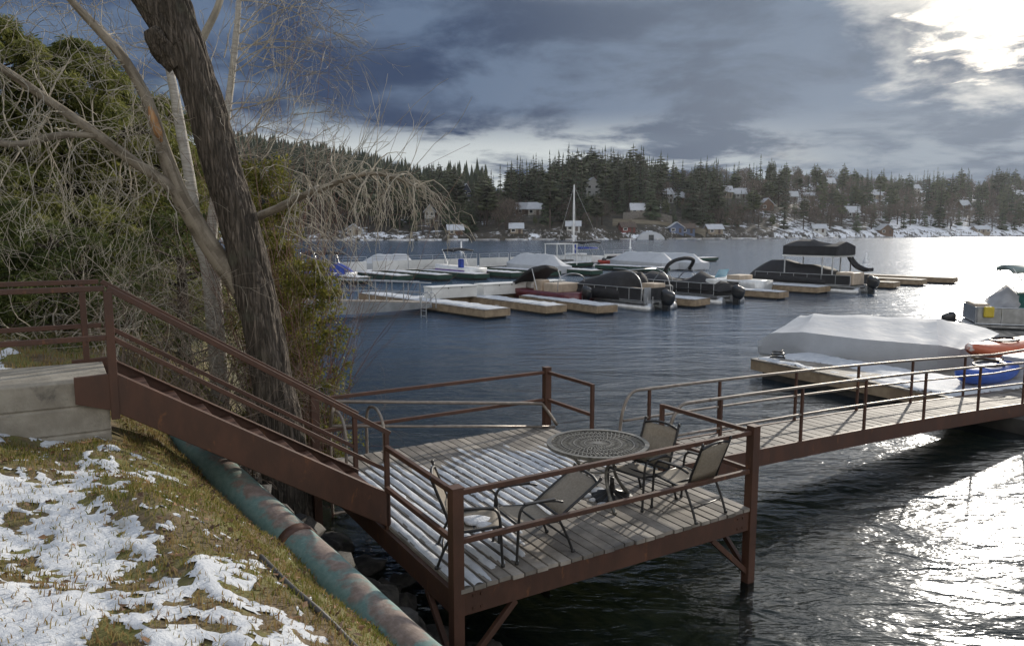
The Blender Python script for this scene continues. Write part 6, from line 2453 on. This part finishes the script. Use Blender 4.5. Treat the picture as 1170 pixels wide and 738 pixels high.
# ------------------------------------------------------------------ patio furniture
def chair(rc=0.0):
    """sling chair; local: +x is where the sitter faces, z = 0 on the deck; rc tips the back"""
    def T(p):
        x, y, zz = p
        if zz > .42 and x < -.2:
            L_ = math.hypot(x + .215, zz - .42); a = math.atan2(zz - .42, x + .215) + rc
            x, zz = -.215 + L_ * math.cos(a), .42 + L_ * math.sin(a)
        return (x, y, zz)
    r_ = thing('patio_chair', 'x', 'chair', (0, 0, 0), 'sling chairs on the deck')
    w_ = .27
    for sg in (-1, 1):
        y = sg * w_
        b = MB(); b.tube(curve_pts([(.27, y, 0), (.26, y, .2), (.25, y, .40), (.235, y, .56), (.18, y, .635), (.02, y, .645), (-.14, y, .63), (-.235, y, .60)], 4), .014, 8)
        fl = b.build('front_leg', M['black'], r_, True)
        b = MB(); b.lathe([(.02, 0), (.022, .02), (.016, .03)], 8, (.27, y, 0)); b.build('foot_cap', M['black'], fl)
        b = MB(); b.tube(curve_pts([(-.36, y, 0), (-.29, y, .2), (-.20, y, .40)], 4), .014, 8)
        rl = b.build('rear_leg', M['black'], r_, True)
        b = MB(); b.lathe([(.02, 0), (.022, .02), (.016, .03)], 8, (-.36, y, 0)); b.build('foot_cap', M['black'], rl)
        b = MB(); b.tube(curve_pts([T(p_) for p_ in ((.26, y * .93, .435), (.20, y * .93, .43), (.0, y * .93, .40), (-.17, y * .93, .385), (-.215, y * .93, .42), (-.27, y * .93, .60), (-.34, y * .93, .80), (-.40, y * .93, .98))], 5), .015, 8)
        b.lathe([(.016, 0), (.019, .015), (.004, .04)], 8, T((-.402, y * .93, .975)))
        b.build('side_frame', M['black'], r_, True)
        b = MB(); b.box((.02, y, .652), (.34, .045, .018)); b.build('armrest', M['black'], r_, bevel=.006)
    b = MB()
    b.tube(curve_pts([T(p_) for p_ in ((-.385, -w_ * .93, .93), (-.40, -.12, .965), (-.405, 0, .975), (-.40, .12, .965), (-.385, w_ * .93, .93))], 4), .016, 8)
    b.build('back_bar', M['black'], r_, True)
    b = MB(); b.tube([(-.22, -w_ * .93, .43), (-.215, w_ * .93, .43)], .015, 8); b.build('stretcher', M['black'], r_, True)
    for p_, q_, rr_ in (((.255, -w_ * .93, .43), (.255, w_ * .93, .43), .014), ((-.30, -w_, .17), (-.30, w_, .17), .010), ((.0, -w_ * .9, .385), (.0, w_ * .9, .385), .010)):
        b = MB(); b.tube([p_, q_], rr_, 8); b.build('stretcher', M['black'], r_, True)

    def sheet(prof, name):
        b = MB()
        n_ = 8
        top, bot = [], []
        rings = []
        for (x, zz, sag) in prof:
            x, _y, zz = T((x, 0, zz))
            r1 = []
            for j in range(n_ + 1):
                k = j / n_
                y = (k - .5) * 2 * w_ * .91
                s_ = sag * math.sin(math.pi * k)
                r1.append((x - (s_ if name == 'back_sling' else 0), y, zz - (s_ if name != 'back_sling' else s_ * .25)))
            rings.append(r1 + [(x_ - .004, y_, z_ - .005) for x_, y_, z_ in reversed(r1)])
        b.loft(rings)
        return b.build(name, M['sling'], r_, True)
    sheet([(.25, .44, .0), (.18, .437, .02), (.05, .415, .035), (-.08, .397, .035), (-.20, .40, .02)], 'seat_sling')
    sheet([(-.222, .445, .0), (-.262, .58, .02), (-.31, .72, .03), (-.36, .86, .025), (-.39, .94, .0)], 'back_sling')
    return r_


ch = chair()
ch2 = chair(.62)
tbl_c = on(683, 506, DZ + .71)
TP = Vector((tbl_c.x, tbl_c.y, DZ))
CH = [
    ((541, 588), .42, .08, 'sling chair nearest the front left corner post, with snow on its seat'),
    ((604, 583), .40, 3.6, 'reclined sling chair facing the corner post chair, its back to the table'),
    ((731, 532), .42, 3.85, 'sling chair behind the right side of the table by the gangway'),
    ((784, 541), .42, 2.25, 'sling chair at the right end of the deck, seen from behind'),
]
for i, ((px, py), hz_, rz, lab) in enumerate(CH):
    p = on(px, py, DZ + hz_)
    loc = (p.x, p.y, DZ + .002)
    if i == 0:
        ch.location = loc; ch.rotation_euler = (0, 0, rz); ch['label'] = lab; ch.scale = (1, 1, .9)
    elif i == 1:
        ch2.location = loc; ch2.rotation_euler = (0, 0, rz); ch2['label'] = lab; ch2.scale = (1, 1, .9)
    else:
        copy_tree(ch, loc, rz, (1, 1, .9), lab)
p = on(541, 588, DZ + .42)
b = MB()
q = random.Random(8)
for k in range(2):
    cx, cy = p.x + (.02, .10)[k], p.y + (.0, -.12)[k]
    rings = []
    for r1, h1 in ((1, 0), (.8, .018), (.4, .03), (.05, .034)):
        rings.append([(cx + (.15, .09)[k] * r1 * math.cos(a) * (1 + .25 * math.sin(3 * a + k)), cy + (.13, .07)[k] * r1 * math.sin(a), DZ + .362 + h1) for a in [2 * math.pi * j / 14 for j in range(14)]])
    b.loft(rings)
tag(b.build('snow', M['snow'], smooth=True), 'snow left on the seat of the chair by the corner post', 'snow', kind='stuff')

# ---- cast metal table
tb = thing('patio_table', 'round black cast metal table with a radiating openwork top', 'table', TP)
RT = .60
b = MB()
ring_n = 64


def annulus(r0, r1, z0, z1):
    rings = []
    for j in range(ring_n + 1):
        a = 2 * math.pi * j / ring_n
        c_, s_ = math.cos(a), math.sin(a)
        rings.append([(TP.x + r0 * c_, TP.y + r0 * s_, z0), (TP.x + r1 * c_, TP.y + r1 * s_, z0), (TP.x + r1 * c_, TP.y + r1 * s_, z1), (TP.x + r0 * c_, TP.y + r0 * s_, z1)])
    b.loft(rings, cap=False)


zt0 = DZ + .69
annulus(RT - .055, RT, zt0 - .01, zt0 + .026)
annulus(.418, .432, zt0, zt0 + .020)
annulus(.275, .289, zt0, zt0 + .020)
annulus(.0, .055, zt0, zt0 + .022)
annulus(.15, .162, zt0, zt0 + .020)


def rib(a0, r0, a1, r1, w_=.011, zo=0):
    n_ = 4
    ps = []
    for k in range(n_ + 1):
        r_ = lerp(r0, r1, k / n_); a = lerp(a0, a1, k / n_)
        ps.append(Vector((TP.x + r_ * math.cos(a), TP.y + r_ * math.sin(a), zt0 + .009 + zo)))
    for k in range(n_): b.beam(ps[k], ps[k + 1], w_, .016)


for j in range(24):
    a = 2 * math.pi * j / 24
    rib(a, .05, a, .152, .013)
for j in range(36):
    a = 2 * math.pi * j / 36; e = 2 * math.pi / 36
    rib(a, .155, a + e * .9, .28, .010, .0012); rib(a, .155, a - e * .9, .28, .010, -.0012)
for j in range(48):
    a = 2 * math.pi * j / 48; e = 2 * math.pi / 48
    rib(a, .285, a + e, .422, .010, .0012); rib(a, .285, a - e, .422, .010, -.0012)
for j in range(60):
    a = 2 * math.pi * j / 60; e = 2 * math.pi / 60
    rib(a, .428, a + e, .55, .010, .0012); rib(a, .428, a - e, .55, .010, -.0012)
M['cast'] = mat('pewter_cast_metal', (.10, .095, .085), .42, .45, .3, 20, .001, 90, col2=(.22, .21, .18))
b.build('tabletop', M['cast'], tb)
for k in range(4):
    a = .35 + k * math.pi / 2
    c_, s_ = math.cos(a), math.sin(a)
    def Q(r_, h): return (TP.x + r_ * c_, TP.y + r_ * s_, DZ + h)
    b = MB(); b.tube(curve_pts([Q(.36, .685), Q(.30, .56), Q(.22, .44), Q(.24, .30), (Q(.34, .14)), Q(.43, .03), Q(.46, .015)], 5), [.018] * 20 + [.024] * 11, 8)
    b.build('leg', M['cast'], tb, True)
b = MB()
for zz, rr in ((.42, .22), (.67, .36)):
    rings = []
    for j in range(33):
        a = 2 * math.pi * j / 32
        rings.append((TP.x + rr * math.cos(a), TP.y + rr * math.sin(a), DZ + zz))
    b.tube(rings, .010, 6)
b.build('ring_brace', M['cast'], tb, True)

# ---- umbrella base lying under the table
up_ = on(699, 569, DZ)
ub = thing('umbrella_base', 'ornate black cast umbrella base with snow beside it under the table', 'umbrella base', up_)
b = MB()
prof = [(.24, 0), (.245, .02), (.22, .035), (.16, .055), (.10, .075), (.05, .095), (.032, .12), (.03, .17)]
rings = []
for r1, h1 in prof:
    rings.append([(up_.x + r1 * math.cos(a) * (1 + .05 * math.sin(12 * a)), up_.y + r1 * math.sin(a) * (1 + .05 * math.sin(12 * a)), DZ + .002 + h1 + .006 * math.sin(12 * a)) for a in [2 * math.pi * j / 48 for j in range(48)]])
b.loft(rings); b.build('base', M['black'], ub, False)
b = MB(); b.tube([(up_.x, up_.y, DZ + .15), (up_.x, up_.y, DZ + .26)], .026, 12); b.build('sleeve', M['black'], ub, True)
b = MB()
for k in range(9):
    a = q.uniform(1.8, 4.2); rr = q.uniform(.24, .36); s1 = q.uniform(.03, .09)
    c = (up_.x + rr * math.cos(a), up_.y + rr * math.sin(a))
    b.loft([[(c[0] + s1 * r1 * math.cos(u) * 1.2, c[1] + s1 * r1 * math.sin(u), DZ + .002 + h1) for u in [2 * math.pi * j / 9 for j in range(9)]] for r1, h1 in ((1, 0), (.8, .018), (.3, .032))])
tag(b.build('snow', M['snow'], smooth=True), 'crumbs of snow round the umbrella base', 'snow', kind='stuff')
# ------------------------------------------------------------------ air
HAZE = 0.00006
if HAZE > 0:
    b = MB(); b.box((60, 400, 70), (1700, 960, 150))
    m = bpy.data.materials.new('lake_haze')
    m.use_nodes = True
    t = NT(m.node_tree)
    out = t.node('ShaderNodeOutputMaterial')
    pv = t.node('ShaderNodeVolumePrincipled')
    pv.inputs['Color'].default_value = (.80, .86, .95, 1)
    pv.inputs['Density'].default_value = HAZE
    pv.inputs['Anisotropy'].default_value = .55
    t.put(out.inputs[1], pv.outputs[0])
    tag(b.build('haze', m), kind='stuff')
